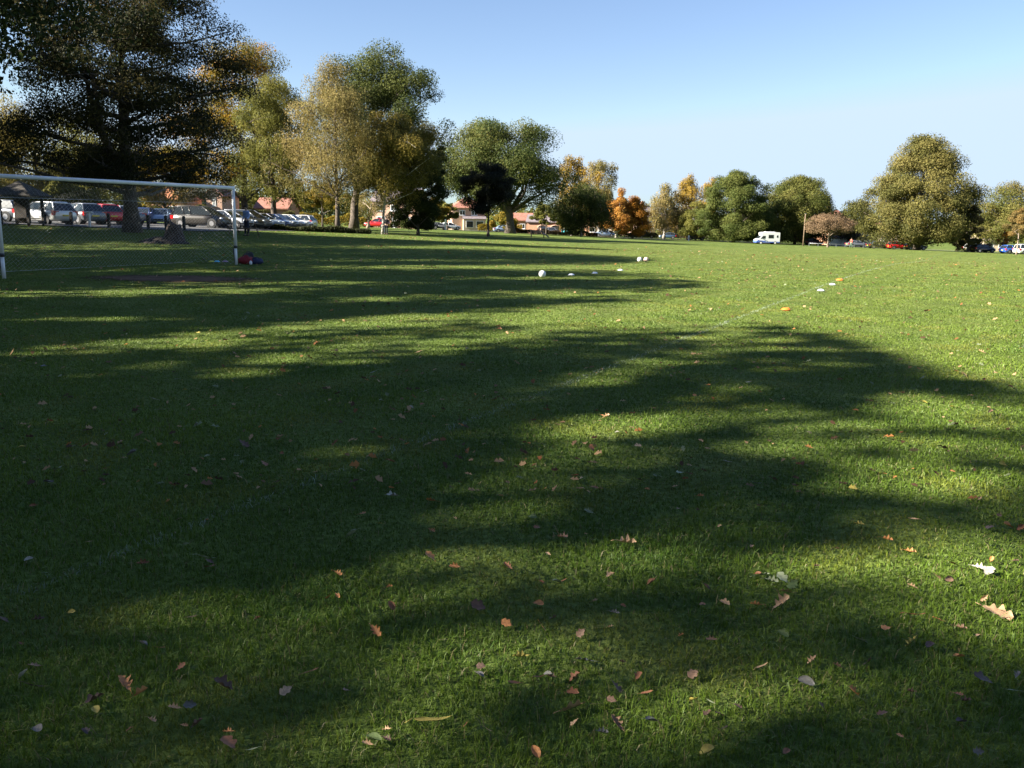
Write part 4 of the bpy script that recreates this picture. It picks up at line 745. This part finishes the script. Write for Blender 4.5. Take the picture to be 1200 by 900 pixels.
# stump and shelter
x, y, z = ground_px(202, 285); root = thing('tree_stump', 'old brown tree stump on a dark mound between goal and car park', 'stump', (x, y, z))
rnd = random.Random(4); m = MB(); n = 14; lv = [(0, .62), (.15, .5), (.45, .38), (.78, .30), (.90, .24)]
vs = [((r_ * (1 + .16 * math.sin(3 * j + i)) * math.cos(2 * math.pi * j / n) + .05 * i), r_ * (1 + .12 * math.cos(2 * j)) * math.sin(2 * math.pi * j / n), h_ + (rnd.uniform(-.1, .1) if i == 4 else 0)) for i, (h_, r_) in enumerate(lv) for j in range(n)]
m.add(vs, [(i * n + j, i * n + (j + 1) % n, (i + 1) * n + (j + 1) % n, (i + 1) * n + j) for i in range(4) for j in range(n)] + [tuple(range(4 * n, 5 * n))], 0, True); m.build('stump', mat('stump_wood', (.075, .052, .04), .95, var=.5, scale=6, bump=.8), root)
m = MB(); n = 20; vs = [(-.35, 0, .30)]
for i, (r_, h_) in enumerate(((.5, .26), (.9, .13), (1.2, -.03))):
    vs += [(-.35 + r_ * math.cos(2 * math.pi * j / n) * (1 + .15 * math.sin(3 * j)), r_ * .7 * math.sin(2 * math.pi * j / n), h_ + rnd.uniform(-.03, .04) * (i < 2)) for j in range(n)]
m.add(vs, [(0, 1 + j, 1 + (j + 1) % n) for j in range(n)] + [(1 + i * n + j, 1 + (i + 1) * n + j, 1 + (i + 1) * n + (j + 1) % n, 1 + i * n + (j + 1) % n) for i in range(2) for j in range(n)], 0, True); m.build('soil_mound', mat('dark_soil', (.035, .026, .02), .95, var=.5, scale=4, bump=.9), root)
x, y, z = at(27, 55); root = thing('park_shelter', 'dark timber shelter with a pyramid roof behind the left goalpost', 'shelter', (x, y, z))
m = MB(); e = 1.35; m.add([(-e, -e, 1.85), (e, -e, 1.85), (e, e, 1.85), (-e, e, 1.85), (0, 0, 2.75), (-e, -e, 1.78), (e, -e, 1.78), (e, e, 1.78), (-e, e, 1.78)], [(0, 1, 4), (1, 2, 4), (2, 3, 4), (3, 0, 4), (8, 7, 6, 5), (0, 5, 6, 1), (1, 6, 7, 2), (2, 7, 8, 3), (3, 8, 5, 0)]); m.build('roof', M_WOOD_DK, root)
for sx in (-.85, .85):
    for sy in (-.85, .85): m = MB(); m.box(sx - .07, sx + .07, sy - .07, sy + .07, 0, 1.9); m.build('post', M_WOOD_DK, root)
m = MB(); m.box(-.78, .1, .72, .80, .15, 1.8); m.build('back_panel', M_WOOD_DK, root)
m = MB(); m.box(-.78, .78, .3, .7, .42, .48); m.build('bench_seat', M_WOOD_DK, root)
# fence rails and posts by the car park
def post(px, Y, h, w_, mm, lb, name='bollard', cat='bollard', group=None):
    x, y, z = at(px, Y); m = MB(); m.box(-w_, w_, -w_, w_, -.1, h - .05); k = w_
    m.add([(-k, -k, h - .05), (k, -k, h - .05), (k, k, h - .05), (-k, k, h - .05), (0, 0, h + .02)], [(0, 1, 4), (1, 2, 4), (2, 3, 4), (3, 0, 4)])
    o = tag(m.build(name, mm), lb, cat, group); o.location = (x, y, z); return o
gp_ = 'dark timber bollards in front of the car park'
for i, (px, lb) in enumerate(((52, 'dark bollard before the white estate car'), (84, 'dark bollard below the grey hatchback'), (128, 'dark bollard before the grey saloon'), (174, 'dark bollard just right of the big trunk'), (195, 'dark bollard behind the stump'), (216, 'dark bollard under the rear of the people carrier'))):
    post(px, 57.5, .95, .08, M_WOOD_DK, lb, group=gp_)
x, y, z = at(105.5, 56.5); root = thing('white_t_post', 'white T-shaped post before the red hatchback', 'post', (x, y, z), R(-20)); m = MB(); m.box(-.06, .06, -.06, .06, 0, .92); m.build('upright', M_WHITE, root); m = MB(); m.box(-.3, .3, -.08, .08, .92, 1.0); m.build('crosspiece', M_WHITE, root)
for i, (px, lb) in enumerate(((366.5, 'first white marker block beside the end white car'), (370.5, 'second white marker block beside the end white car'), (374.5, 'third white marker block beside the end white car'), (377.8, 'last white marker block, nearest the dark stem'))):
    post(px, 100, .32, .1, M_WHITE, lb, name='marker_post', cat='marker post', group='white marker blocks at the end of the car row')
x, y, z = at(292, 52); root = thing('picnic_bench', 'grey picnic bench beside the person in pale blue', 'bench', (x - .35, y + .1, z), R(-15))
m = MB()
for k in range(4): m.box(-.9, .9, -.36 + k * .19, -.19 + k * .19, .70, .74)
m.build('table_top', M_WOOD, root)
for sy in (-.75, .6):
    m = MB(); m.box(-.9, .9, sy, sy + .22, .42, .46); m.build('seat', M_WOOD, root)
for sx in (-.65, .65):
    m = MB(); m.tube([(sx, -.6, 0), (sx, -.2, .7)], .035, 4); m.tube([(sx, .6, 0), (sx, .2, .7)], .035, 4); m.tube([(sx + .03, -.72, .40), (sx + .03, .72, .40)], .035, 4); m.build('leg_frame', M_WOOD, root)
# bench far out on the lawn
x, y, z = at(630, 107); root = thing('park_bench', 'dark park bench alone on the lawn under the middle oak', 'bench', (x, y, z), R(8))
m = MB(); [m.box(-.85, .85, -.2 + .12 * k, -.1 + .12 * k, .43, .46) for k in range(4)]; m.build('seat', M_WOOD_DK, root)
m = MB(); [m.box(-.85, .85, .27 + .02 * k, .30 + .02 * k, .55 + .12 * k, .64 + .12 * k) for k in range(3)]; m.build('backrest', M_WOOD_DK, root)
for sx in (-.78, .78):
    m = MB(); m.box(sx - .03, sx + .03, -.2, -.14, 0, .43); m.box(sx - .03, sx + .03, .24, .3, 0, .9); m.box(sx - .03, sx + .03, -.22, .3, .62, .66); m.build('leg', M_WOOD_DK, root)
# timber pole, railings
x, y, z = at(941, 148); root = thing('timber_pole', 'tall brown timber pole before the wide green maple', 'pole', (x, y, z)); m = MB(); m.tube([(0, 0, -.1), (0, 0, 5.4)], [.10, .07], 10); m.build('shaft', M_WOOD, root); m = MB(); m.box(-.12, .12, -.12, .12, 5.4, 5.46); m.build('cap', M_METAL, root)
x0 = at(948, 172); x1 = at(1022, 172); root = thing('low_railing', 'long low white railing along the road right of the timber pole', 'railing', x0)
d_ = Vector(x1) - Vector(x0); m = MB(); m.tube([(0, 0, .55), d_ + Vector((0, 0, .55))], .035, 6); m.build('rail', M_METAL, root)
for k in range(8): q = d_ * (k / 7); m = MB(); m.box(q.x - .05, q.x + .05, q.y - .05, q.y + .05, q.z, q.z + .6); m.build('post', M_METAL, root)
post(807, 178, 1.1, .09, M_WHITE, 'white marker post on the far edge of the lawn', name='marker_post', cat='marker post'); post(522, 160, 2.0, .13, M_WHITE, 'white gatepost left of the brick house with hipped roof', name='gate_post', cat='gate post')
post(1163, 150, 1.0, .1, M_WOOD, 'brown stub post near the tiny orange tree', name='bollard', cat='bollard')
# ------------------------------------------------------------------ people
def person(lb, px, Y, h, pose, top, legs, hair, face=0, group=None, skin=(.42, .26, .18)):
    x, y, z = at(px, Y); root = thing('person', lb, 'person', (x, y, z), R(face), group); k = h / 1.75
    def skinmesh(name, jts, edges, mm):
        me = bpy.data.meshes.new(name); me.from_pydata([tuple(c * k for c in j[:3]) for j in jts], edges, []); me.materials.append(mm); o = link(name, me, root)
        md = o.modifiers.new('skin', 'SKIN'); md.use_smooth_shade = True
        for i, j in enumerate(jts): me.skin_vertices[0].data[i].radius = (j[3] * k, (j[4] if len(j) > 4 else j[3]) * k)
        me.skin_vertices[0].data[0].use_root = True; s = o.modifiers.new('sub', 'SUBSURF'); s.levels = s.render_levels = 1; return o
    st = .22 if pose == 'stride' else .02
    hip = [(0, 0, .93, .13, .10)]
    body = [(0, 0, .93, .12, .09), (0, 0, 1.15, .12, .09), (0, 0, 1.38, .13, .08), (0, 0, 1.50, .05), (0, .01, 1.56, .055), (0, .02, 1.64, .08, .09), (0, .015, 1.70, .07, .08),
            (.09, 0, .88, .075), (.10, st * .5, .50, .055), (.10, st, .09, .04), (.10, st + .14, .04, .035), (-.09, 0, .88, .075), (-.10, -st * .3, .50, .055), (-.10, -st, .09, .04), (-.10, -st + .14, .04, .035),
            (.17, 0, 1.42, .05), (.22, -.02, 1.14, .04), (.21, .10, .90, .032), (.21, .14, .82, .03), (-.17, 0, 1.42, .05), (-.22, -.02, 1.14, .04), (-.19, .14, .93, .032), (-.18, .18, .86, .03)]
    ed = [(0, 1), (1, 2), (2, 3), (3, 4), (4, 5), (5, 6), (0, 7), (7, 8), (8, 9), (9, 10), (0, 11), (11, 12), (12, 13), (13, 14), (2, 15), (15, 16), (16, 17), (17, 18), (2, 19), (19, 20), (20, 21), (21, 22)]
    skinmesh('body', body, ed, mat('skin', skin, .6))
    skinmesh('jacket', [(0, 0, .96, .15, .115), (0, 0, 1.16, .15, .115), (0, 0, 1.38, .155, .10), (0, 0, 1.47, .07), (.18, 0, 1.42, .07), (.225, -.02, 1.14, .058), (.215, .09, .93, .05), (-.18, 0, 1.42, .07), (-.225, -.02, 1.14, .058), (-.195, .13, .96, .05)],
             [(0, 1), (1, 2), (2, 3), (2, 4), (4, 5), (5, 6), (2, 7), (7, 8), (8, 9)], top)
    skinmesh('trousers', [(0, 0, .95, .14, .11), (.09, 0, .86, .095), (.10, st * .5, .50, .075), (.10, st, .10, .062), (-.09, 0, .86, .095), (-.10, -st * .3, .50, .075), (-.10, -st, .10, .062)], [(0, 1), (1, 2), (2, 3), (0, 4), (4, 5), (5, 6)], legs)
    for s_, yy in ((1, st), (-1, -st)):
        m = MB(); m.ball((.10 * s_ * k, (yy + .07) * k, .045 * k), .06 * k, 10, 6, sc=(.8, 2.2, .75)); m.build('shoe', M_PLASTIC, root)
    m = MB(); m.ball((0, -.005 * k, 1.70 * k), .105 * k, 12, 8, sc=(.9, 1.02, .95)); m.build('hair', hair, root)
    m = MB()
    for s_ in (-1, 1): m.ball((.035 * s_ * k, .098 * k, 1.645 * k), .012 * k, 8, 6)
    m.build('eyes', M_PLASTIC, root)
    m = MB(); m.ball((0, .115 * k, 1.615 * k), .016 * k, 8, 6, sc=(.8, 1, 1.3)); m.build('nose', mat('skin', skin), root)
    return root
HB_ = mat('brown_hair', (.04, .025, .015), .8)
C_BL = mat('pale_blue_cloth', (.25, .36, .62), .9); C_NV = mat('navy_cloth', (.02, .022, .04), .9); C_BK = mat('black_cloth', (.018, .018, .022), .9)
person('person in pale blue top and dark trousers standing by the picnic bench', 289.5, 51.5, 1.74, 'stand', C_BL, C_NV, HB_, 150)
person('person in dark clothes standing against the white birch stem', 452.5, 83.5, 1.74, 'stand', C_BK, C_NV, HB_, 170)
person('far-off person in red top and green trousers walking behind the flat-crowned tree', 997, 150, 1.7, 'stride', mat('red_cloth', (.5, .10, .07), .9), mat('green_cloth', (.10, .16, .12), .9), HB_, -60)
# person lying back at the right end of the bench
def seated():
    x, y, z = at(634, 107); root = thing('person', 'person in dark clothes sitting on the lawn bench with legs stretched right', 'person', (x, y - .05, z + .0), R(-90))
    def sk(name, jts, ed, mm):
        me = bpy.data.meshes.new(name); me.from_pydata([j[:3] for j in jts], ed, []); me.materials.append(mm); o = link(name, me, root); o.modifiers.new('skin', 'SKIN').use_smooth_shade = True
        for i, j in enumerate(jts): me.skin_vertices[0].data[i].radius = (j[3], j[3])
        me.skin_vertices[0].data[0].use_root = True; s = o.modifiers.new('sub', 'SUBSURF'); s.levels = s.render_levels = 1
    sk('body', [(0, 0, .55, .11), (0, -.05, .8, .12), (0, -.08, 1.02, .11), (0, -.05, 1.13, .05), (0, -.02, 1.27, .085), (.08, .4, .5, .07), (.09, .75, .22, .05), (.09, 1.05, .05, .04), (-.08, .4, .5, .07), (-.09, .78, .24, .05), (-.09, 1.1, .05, .04), (.18, -.05, 1.0, .05), (.2, .12, .78, .04), (.14, .34, .64, .035), (-.18, -.05, 1.0, .05), (-.2, .12, .78, .04), (-.14, .34, .64, .035)],
       [(0, 1), (1, 2), (2, 3), (3, 4), (0, 5), (5, 6), (6, 7), (0, 8), (8, 9), (9, 10), (2, 11), (11, 12), (12, 13), (2, 14), (14, 15), (15, 16)], mat('skin', (.42, .26, .18)))
    sk('jacket', [(0, 0, .58, .14), (0, -.05, .8, .15), (0, -.08, 1.02, .14), (.18, -.05, 1.0, .07), (.2, .12, .78, .055), (.15, .3, .66, .045), (-.18, -.05, 1.0, .07), (-.2, .12, .78, .055), (-.15, .3, .66, .045)], [(0, 1), (1, 2), (2, 3), (3, 4), (4, 5), (2, 6), (6, 7), (7, 8)], C_BK)
    sk('trousers', [(0, 0, .56, .13), (.08, .4, .51, .09), (.09, .75, .23, .07), (.09, 1.0, .08, .06), (-.08, .4, .51, .09), (-.09, .78, .25, .07), (-.09, 1.04, .08, .06)], [(0, 1), (1, 2), (2, 3), (0, 4), (4, 5), (5, 6)], C_NV)
    m = MB(); m.ball((0, -.04, 1.31), .105, 12, 8); m.build('hair', HB_, root)
seated()
# ------------------------------------------------------------------ grass and penalty area line
LA = np.array(ground_px(0, 705)[:2]); LB_ = np.array(ground_px(986, 327)[:2]); LD = (LB_ - LA) / np.linalg.norm(LB_ - LA); LN = np.array([-LD[1], LD[0]])
def blades(n, y0, y1, seed, pw=.4, edge=0):
    rng = np.random.default_rng(seed); u = rng.random(n); Y = (y0 ** pw + u * (y1 ** pw - y0 ** pw)) ** (1 / pw)
    X = (rng.random(n) * 2 - 1) * (.64 * Y + 1.0)
    if edge: X = np.sign(X) * (.64 * Y + 1.0 + rng.random(n) * edge)
    cl = rng.normal(0, 1, (n, 2)) * .012; X += cl[:, 0]; Y += cl[:, 1]
    k = ~(((X - mc[0]) * .9 / 2.0) ** 2 + ((Y - mc[1] + .15 * (X - mc[0])) / 1.2) ** 2 < rng.random(n) ** 1.1)
    X, Y = X[k], Y[k]; n = len(X); D = np.clip(Y / 3.2, .7, None)
    patch = .5 + .25 * np.sin(X * 2.1 + np.sin(Y * 1.3) * 2) + .25 * np.sin(Y * 2.7 + np.sin(X * 1.9) * 2 + 1)
    patch2 = .5 + .5 * np.sin(X * .7 + 1.7 * np.sin(Y * .45)) * np.sin(Y * .6 + 1.3)
    w0 = np.sin(X * 3.1 + 2.2 * np.sin(Y * 1.7 + 1)) + np.sin(Y * 3.7 + 2.4 * np.sin(X * 2.3)); h = rng.gamma(7, 1 / 7, n) * .028 * np.clip(1 - .05 * w0, .8, 1.2) * (.75 + .5 * patch) * D ** -.35; wd = .0018 * D ** .82 * rng.uniform(.7, 1.4, n)
    az = rng.random(n) * 2 * np.pi; ln = rng.uniform(.1, 1.3, n); dx, dy = np.cos(az) * ln * h, np.sin(az) * ln * h
    pz = rng.random(n) * 2 * np.pi; wx, wy = np.cos(pz) * wd, np.sin(pz) * wd; Z = terrain(X, Y) - .004
    B = np.stack([X, Y, Z], 1); W = np.stack([wx, wy, 0 * wx], 1)
    Mid = B + np.stack([dx * .35, dy * .35, h * .62], 1); Tp = B + np.stack([dx, dy, h * np.clip(1.05 - .35 * ln, .3, 1)], 1)
    V = np.stack([B - W, B + W, Mid + W * .8, Mid - W * .8, Tp + W * .12, Tp - W * .12], 1).reshape(-1, 3)
    b = np.arange(n)[:, None] * 6; Fc = np.concatenate([b + np.array([0, 1, 2, 3]), b + np.array([3, 2, 4, 5])], 0)
    r = rng.random((n, 1)); c = np.array([.062, .132, .010]) * (1 - r) + np.array([.110, .188, .018]) * r
    c = c * (.8 + .35 * patch2)[:, None]; c[:, 0] *= 1 + .25 * patch2
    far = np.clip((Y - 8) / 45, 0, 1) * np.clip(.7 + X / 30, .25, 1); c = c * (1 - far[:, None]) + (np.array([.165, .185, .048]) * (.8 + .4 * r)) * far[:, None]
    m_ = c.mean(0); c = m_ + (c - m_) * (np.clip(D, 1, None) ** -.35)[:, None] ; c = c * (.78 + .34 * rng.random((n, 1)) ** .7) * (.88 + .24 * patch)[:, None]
    w1 = np.sin(X * 3.1 + 2.2 * np.sin(Y * 1.7 + 1)) + np.sin(Y * 3.7 + 2.4 * np.sin(X * 2.3)) + rng.normal(0, .25, n); thin = w1 > 1.25; h = h; c[thin] = c[thin] * np.array([1.35, 1.05, 1.25]); c[w1 < -1.45] *= np.array([.72, .82, .9])
    dry = rng.random(n) < (.04 + .05 * patch2) / D ** .5 ; c[dry] = np.array([.22, .19, .085]) * rng.uniform(.5, 1.2, (dry.sum(), 1))
    q = (np.stack([X, Y], 1) - LA) @ LN; on = (np.abs(q) < .05) & (rng.random(n) < .6 * np.clip(Y / 12, .35, 1)); c[on] = np.array([.30, .36, .25]) * rng.uniform(.5, 1, (on.sum(), 1))
    return V, Fc, np.repeat(c, 6, 0)
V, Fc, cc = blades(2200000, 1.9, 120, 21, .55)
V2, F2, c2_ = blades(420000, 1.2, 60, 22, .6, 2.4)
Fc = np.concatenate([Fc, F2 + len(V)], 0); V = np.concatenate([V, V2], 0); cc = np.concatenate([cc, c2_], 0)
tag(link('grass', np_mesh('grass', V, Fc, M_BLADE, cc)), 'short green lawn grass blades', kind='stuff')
# ------------------------------------------------------------------ fallen leaves
def leaf_shape(kind, seed):
    rnd = random.Random(seed); out = []; N = 22
    for i in range(N + 1):
        t = i / N
        if kind == 'oak': w_ = .30 * math.sin(math.pi * t) ** .7 * (1 + .38 * math.sin(t * 2 * math.pi * 3.6)) * (.7 + .5 * t)
        elif kind == 'round': w_ = .40 * math.sin(math.pi * t) ** .55
        elif kind == 'long': w_ = .12 * math.sin(math.pi * t) ** .7
        else: w_ = .46 * abs(math.sin(math.pi * t)) ** .6 * (.55 + .45 * abs(math.cos(t * math.pi * 2.6)))
        out.append((t - .5, max(w_, .006)))
    curl = rnd.uniform(.3, 1.5); tw = rnd.uniform(-.8, .8); m = MB(); vs = []
    for t, w_ in out:
        for s in (-1, -.5, 0, .5, 1):
            yy = s * w_; z = curl * yy * yy * 1.6 + .25 * curl * t * t + tw * t * yy
            vs.append((t, yy * (1 - .25 * curl * abs(s)), z + .012 * math.sin(9 * t + 4 * s)))
    fs = [(i * 5 + j, i * 5 + j + 1, (i + 1) * 5 + j + 1, (i + 1) * 5 + j) for i in range(N) for j in range(4)]
    m.add(vs, fs, 0, True); m.tube([(-.5, 0, .25 * curl * .25), (-.72, rnd.uniform(-.08, .08), .02)], [.014, .009], 4); return m
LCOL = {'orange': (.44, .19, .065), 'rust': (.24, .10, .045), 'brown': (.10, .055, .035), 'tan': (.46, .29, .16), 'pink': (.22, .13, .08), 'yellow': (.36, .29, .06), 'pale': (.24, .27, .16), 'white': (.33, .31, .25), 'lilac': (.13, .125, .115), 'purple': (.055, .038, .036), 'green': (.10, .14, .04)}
LM = {k: mat('fallen_leaf_' + k, v, .7, var=.3, scale=3.5) for k, v in LCOL.items()}
LSH = {k: [leaf_shape(k, 10 * i + j) for j in range(3)] for i, k in enumerate(('oak', 'round', 'long', 'maple'))}
_lm = {}
def leaf_mesh(kind, j, c):
    if (kind, j, c) not in _lm: _lm[(kind, j, c)] = LSH[kind][j].mesh('fallen_leaf', LM[c])
    return _lm[(kind, j, c)]
KW = {'oak': 'lobed oak leaf', 'round': 'rounded leaf', 'long': 'narrow leaf', 'maple': 'pointed leaf'}
CW = {'orange': 'orange', 'rust': 'rust red', 'brown': 'dark brown', 'tan': 'tan', 'pink': 'light brown', 'yellow': 'yellow', 'pale': 'pale green', 'white': 'whitish', 'lilac': 'greyish', 'purple': 'blackish', 'green': 'green'}
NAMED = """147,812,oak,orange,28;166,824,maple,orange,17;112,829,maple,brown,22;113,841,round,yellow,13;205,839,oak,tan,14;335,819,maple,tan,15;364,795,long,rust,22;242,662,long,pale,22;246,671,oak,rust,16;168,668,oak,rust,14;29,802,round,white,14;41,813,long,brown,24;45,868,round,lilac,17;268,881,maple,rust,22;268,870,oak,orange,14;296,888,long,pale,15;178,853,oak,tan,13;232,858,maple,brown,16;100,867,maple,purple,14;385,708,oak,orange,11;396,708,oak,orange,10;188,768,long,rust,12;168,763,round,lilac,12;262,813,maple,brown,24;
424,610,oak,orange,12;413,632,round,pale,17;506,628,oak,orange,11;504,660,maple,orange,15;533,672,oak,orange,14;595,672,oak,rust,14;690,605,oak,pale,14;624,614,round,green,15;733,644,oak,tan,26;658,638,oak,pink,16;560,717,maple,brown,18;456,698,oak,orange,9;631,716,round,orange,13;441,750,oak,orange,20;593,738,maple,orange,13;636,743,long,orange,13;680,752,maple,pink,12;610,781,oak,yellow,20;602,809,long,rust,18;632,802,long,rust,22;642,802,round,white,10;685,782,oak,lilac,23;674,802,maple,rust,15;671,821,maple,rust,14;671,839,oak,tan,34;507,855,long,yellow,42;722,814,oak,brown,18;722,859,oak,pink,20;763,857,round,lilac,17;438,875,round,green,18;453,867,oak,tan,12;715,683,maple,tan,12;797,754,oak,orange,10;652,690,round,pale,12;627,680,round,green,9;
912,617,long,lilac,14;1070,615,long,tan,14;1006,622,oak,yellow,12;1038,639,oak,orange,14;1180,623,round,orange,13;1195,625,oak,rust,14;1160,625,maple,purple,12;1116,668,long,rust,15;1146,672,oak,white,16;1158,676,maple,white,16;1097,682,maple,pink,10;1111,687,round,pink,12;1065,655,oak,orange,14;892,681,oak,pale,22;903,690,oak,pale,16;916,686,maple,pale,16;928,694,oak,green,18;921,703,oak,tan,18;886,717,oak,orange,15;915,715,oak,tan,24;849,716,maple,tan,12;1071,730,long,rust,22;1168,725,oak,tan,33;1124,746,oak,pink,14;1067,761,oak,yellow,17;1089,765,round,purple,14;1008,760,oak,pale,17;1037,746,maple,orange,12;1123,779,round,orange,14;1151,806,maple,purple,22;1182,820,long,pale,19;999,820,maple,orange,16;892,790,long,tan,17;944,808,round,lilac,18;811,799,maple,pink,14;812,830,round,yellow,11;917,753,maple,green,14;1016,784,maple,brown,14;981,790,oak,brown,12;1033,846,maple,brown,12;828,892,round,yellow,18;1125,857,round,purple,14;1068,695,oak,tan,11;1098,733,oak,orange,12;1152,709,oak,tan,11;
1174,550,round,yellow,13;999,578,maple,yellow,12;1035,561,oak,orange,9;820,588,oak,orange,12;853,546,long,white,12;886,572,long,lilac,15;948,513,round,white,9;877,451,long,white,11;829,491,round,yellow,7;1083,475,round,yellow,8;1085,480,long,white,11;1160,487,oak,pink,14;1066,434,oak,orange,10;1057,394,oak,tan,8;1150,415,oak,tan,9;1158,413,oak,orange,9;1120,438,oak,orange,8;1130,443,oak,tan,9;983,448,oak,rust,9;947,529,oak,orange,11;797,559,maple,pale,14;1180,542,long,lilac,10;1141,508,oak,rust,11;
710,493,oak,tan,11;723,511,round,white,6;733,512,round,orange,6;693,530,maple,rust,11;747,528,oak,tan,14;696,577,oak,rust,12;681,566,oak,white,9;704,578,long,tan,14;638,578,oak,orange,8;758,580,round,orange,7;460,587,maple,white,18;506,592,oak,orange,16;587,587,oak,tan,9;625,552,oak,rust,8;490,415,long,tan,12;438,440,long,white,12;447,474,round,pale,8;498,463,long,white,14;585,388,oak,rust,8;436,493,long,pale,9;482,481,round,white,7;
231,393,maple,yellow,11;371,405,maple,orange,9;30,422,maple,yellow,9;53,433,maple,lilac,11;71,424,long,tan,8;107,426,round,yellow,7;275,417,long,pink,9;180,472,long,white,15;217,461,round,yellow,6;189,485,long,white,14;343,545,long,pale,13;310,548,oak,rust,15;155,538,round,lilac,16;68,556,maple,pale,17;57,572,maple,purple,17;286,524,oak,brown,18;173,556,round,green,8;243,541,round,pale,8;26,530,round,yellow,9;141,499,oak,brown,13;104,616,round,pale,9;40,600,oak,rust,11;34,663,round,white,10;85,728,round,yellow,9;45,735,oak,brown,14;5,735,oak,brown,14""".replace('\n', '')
rnd = random.Random(99); nl = 0; used = []
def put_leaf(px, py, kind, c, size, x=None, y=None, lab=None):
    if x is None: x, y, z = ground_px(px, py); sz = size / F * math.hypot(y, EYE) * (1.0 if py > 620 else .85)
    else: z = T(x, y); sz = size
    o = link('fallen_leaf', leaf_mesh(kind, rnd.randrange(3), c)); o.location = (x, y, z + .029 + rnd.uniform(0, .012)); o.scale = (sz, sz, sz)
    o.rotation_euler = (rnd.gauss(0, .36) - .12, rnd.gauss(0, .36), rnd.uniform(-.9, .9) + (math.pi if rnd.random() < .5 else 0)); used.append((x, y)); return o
def where(px, py):
    r_ = 'at the very bottom' if py > 820 else 'in the nearest grass' if py > 700 else 'in the near grass' if py > 580 else 'on the middle lawn' if py > 440 else 'on the far shaded lawn' if px < 700 else 'on the sunlit lawn'
    c_ = 'far left' if px < 150 else 'left' if px < 350 else 'left of centre' if px < 520 else 'centre' if px < 680 else 'right of centre' if px < 850 else 'right' if px < 1050 else 'far right'
    return r_ + ', ' + c_
seen = {}
items = []
for s in NAMED.split(';'):
    a = s.strip().split(',')
    if len(a) == 5: items.append((float(a[0]), float(a[1]), a[2], a[3], float(a[4])))
while len(items) < 298:
    py = 380 + 512 * rnd.random() ** .85; px = rnd.uniform(5, 1195); px = px if rnd.random() < .6 else rnd.uniform(600, 1195)
    items.append((px, py, rnd.choice(['oak', 'oak', 'maple', 'round', 'long']), rnd.choices(['orange', 'rust', 'brown', 'tan', 'pink', 'yellow', 'pale', 'lilac'], [4, 5, 7, 4, 3, .6, 1, .5])[0], (py - 256) * rnd.uniform(.012, .026) + 1.2))
for px, py, k, c, s in items:
    o = put_leaf(px, py, k, c, s); yn = o.location.y; big = 'large ' if s / (py - 250) > .05 else 'small ' if s / (py - 250) < .028 else ''
    seen.setdefault(big + CW[c] + ' ' + KW[k] + ' ' + where(px, py), []).append((px, o))
for lb, os_ in seen.items():
    os_.sort(key=lambda q: q[0]); n_ = len(os_)
    for i, (_, o) in enumerate(os_):
        sfx = '' if n_ == 1 else ', leftmost' if i == 0 else ', rightmost' if i == n_ - 1 else ', ' + ('second', 'third', 'fourth', 'fifth', 'sixth', 'seventh')[min(i - 1, 5)] + ' from left'
        tag(o, lb + sfx, 'leaf', 'fallen leaves scattered on the grass')
# the many smaller-looking leaves farther out, one mass
rng = np.random.default_rng(8); n = 4200; Yl = 5.0 + 75 * rng.random(n) ** 1.5; Xl = (rng.random(n) * 2 - 1) * (.62 * Yl + 1); kk = rng.random(n) < (.45 + .55 * (np.sin(Xl * .8 + 3 * np.sin(Yl * .3)) > 0)); Xl, Yl = Xl[kk], Yl[kk]; n = len(Xl)
P = np.stack([Xl, Yl, terrain(Xl, Yl) + .026 + .01 * rng.random(n)], 1); az = rng.random(n) * 6.283; sz = rng.uniform(.014, .036, n) * (1 + Yl / 50)
a_ = np.stack([np.cos(az), np.sin(az), rng.normal(0, .25, n)], 1) * sz[:, None]; b_ = np.stack([-np.sin(az), np.cos(az), rng.normal(0, .45, n)], 1) * sz[:, None] * .55
up = np.array([0, 0, .3]) * sz[:, None]
V = np.stack([P - a_, P - a_ * .35 - b_ * .9 + up, P - a_ * .1 - b_ * .55, P + a_ * .3 - b_ + up, P + a_, P + a_ * .3 + b_ + up, P - a_ * .1 + b_ * .55, P - a_ * .35 + b_ * .9 + up], 1).reshape(-1, 3)
pc = np.array([LCOL[k] for k in ('orange', 'rust', 'brown', 'tan', 'tan', 'pink', 'tan', 'pale', 'brown', 'brown')]); ci = rng.integers(0, len(pc), n)
tag(link('fallen_leaves', np_mesh('fallen_leaves', V, np.arange(8 * n).reshape(-1, 8), M_LEAF, np.repeat(pc[ci], 8, 0))), 'small scattered autumn leaves farther out on the lawn', kind='stuff')
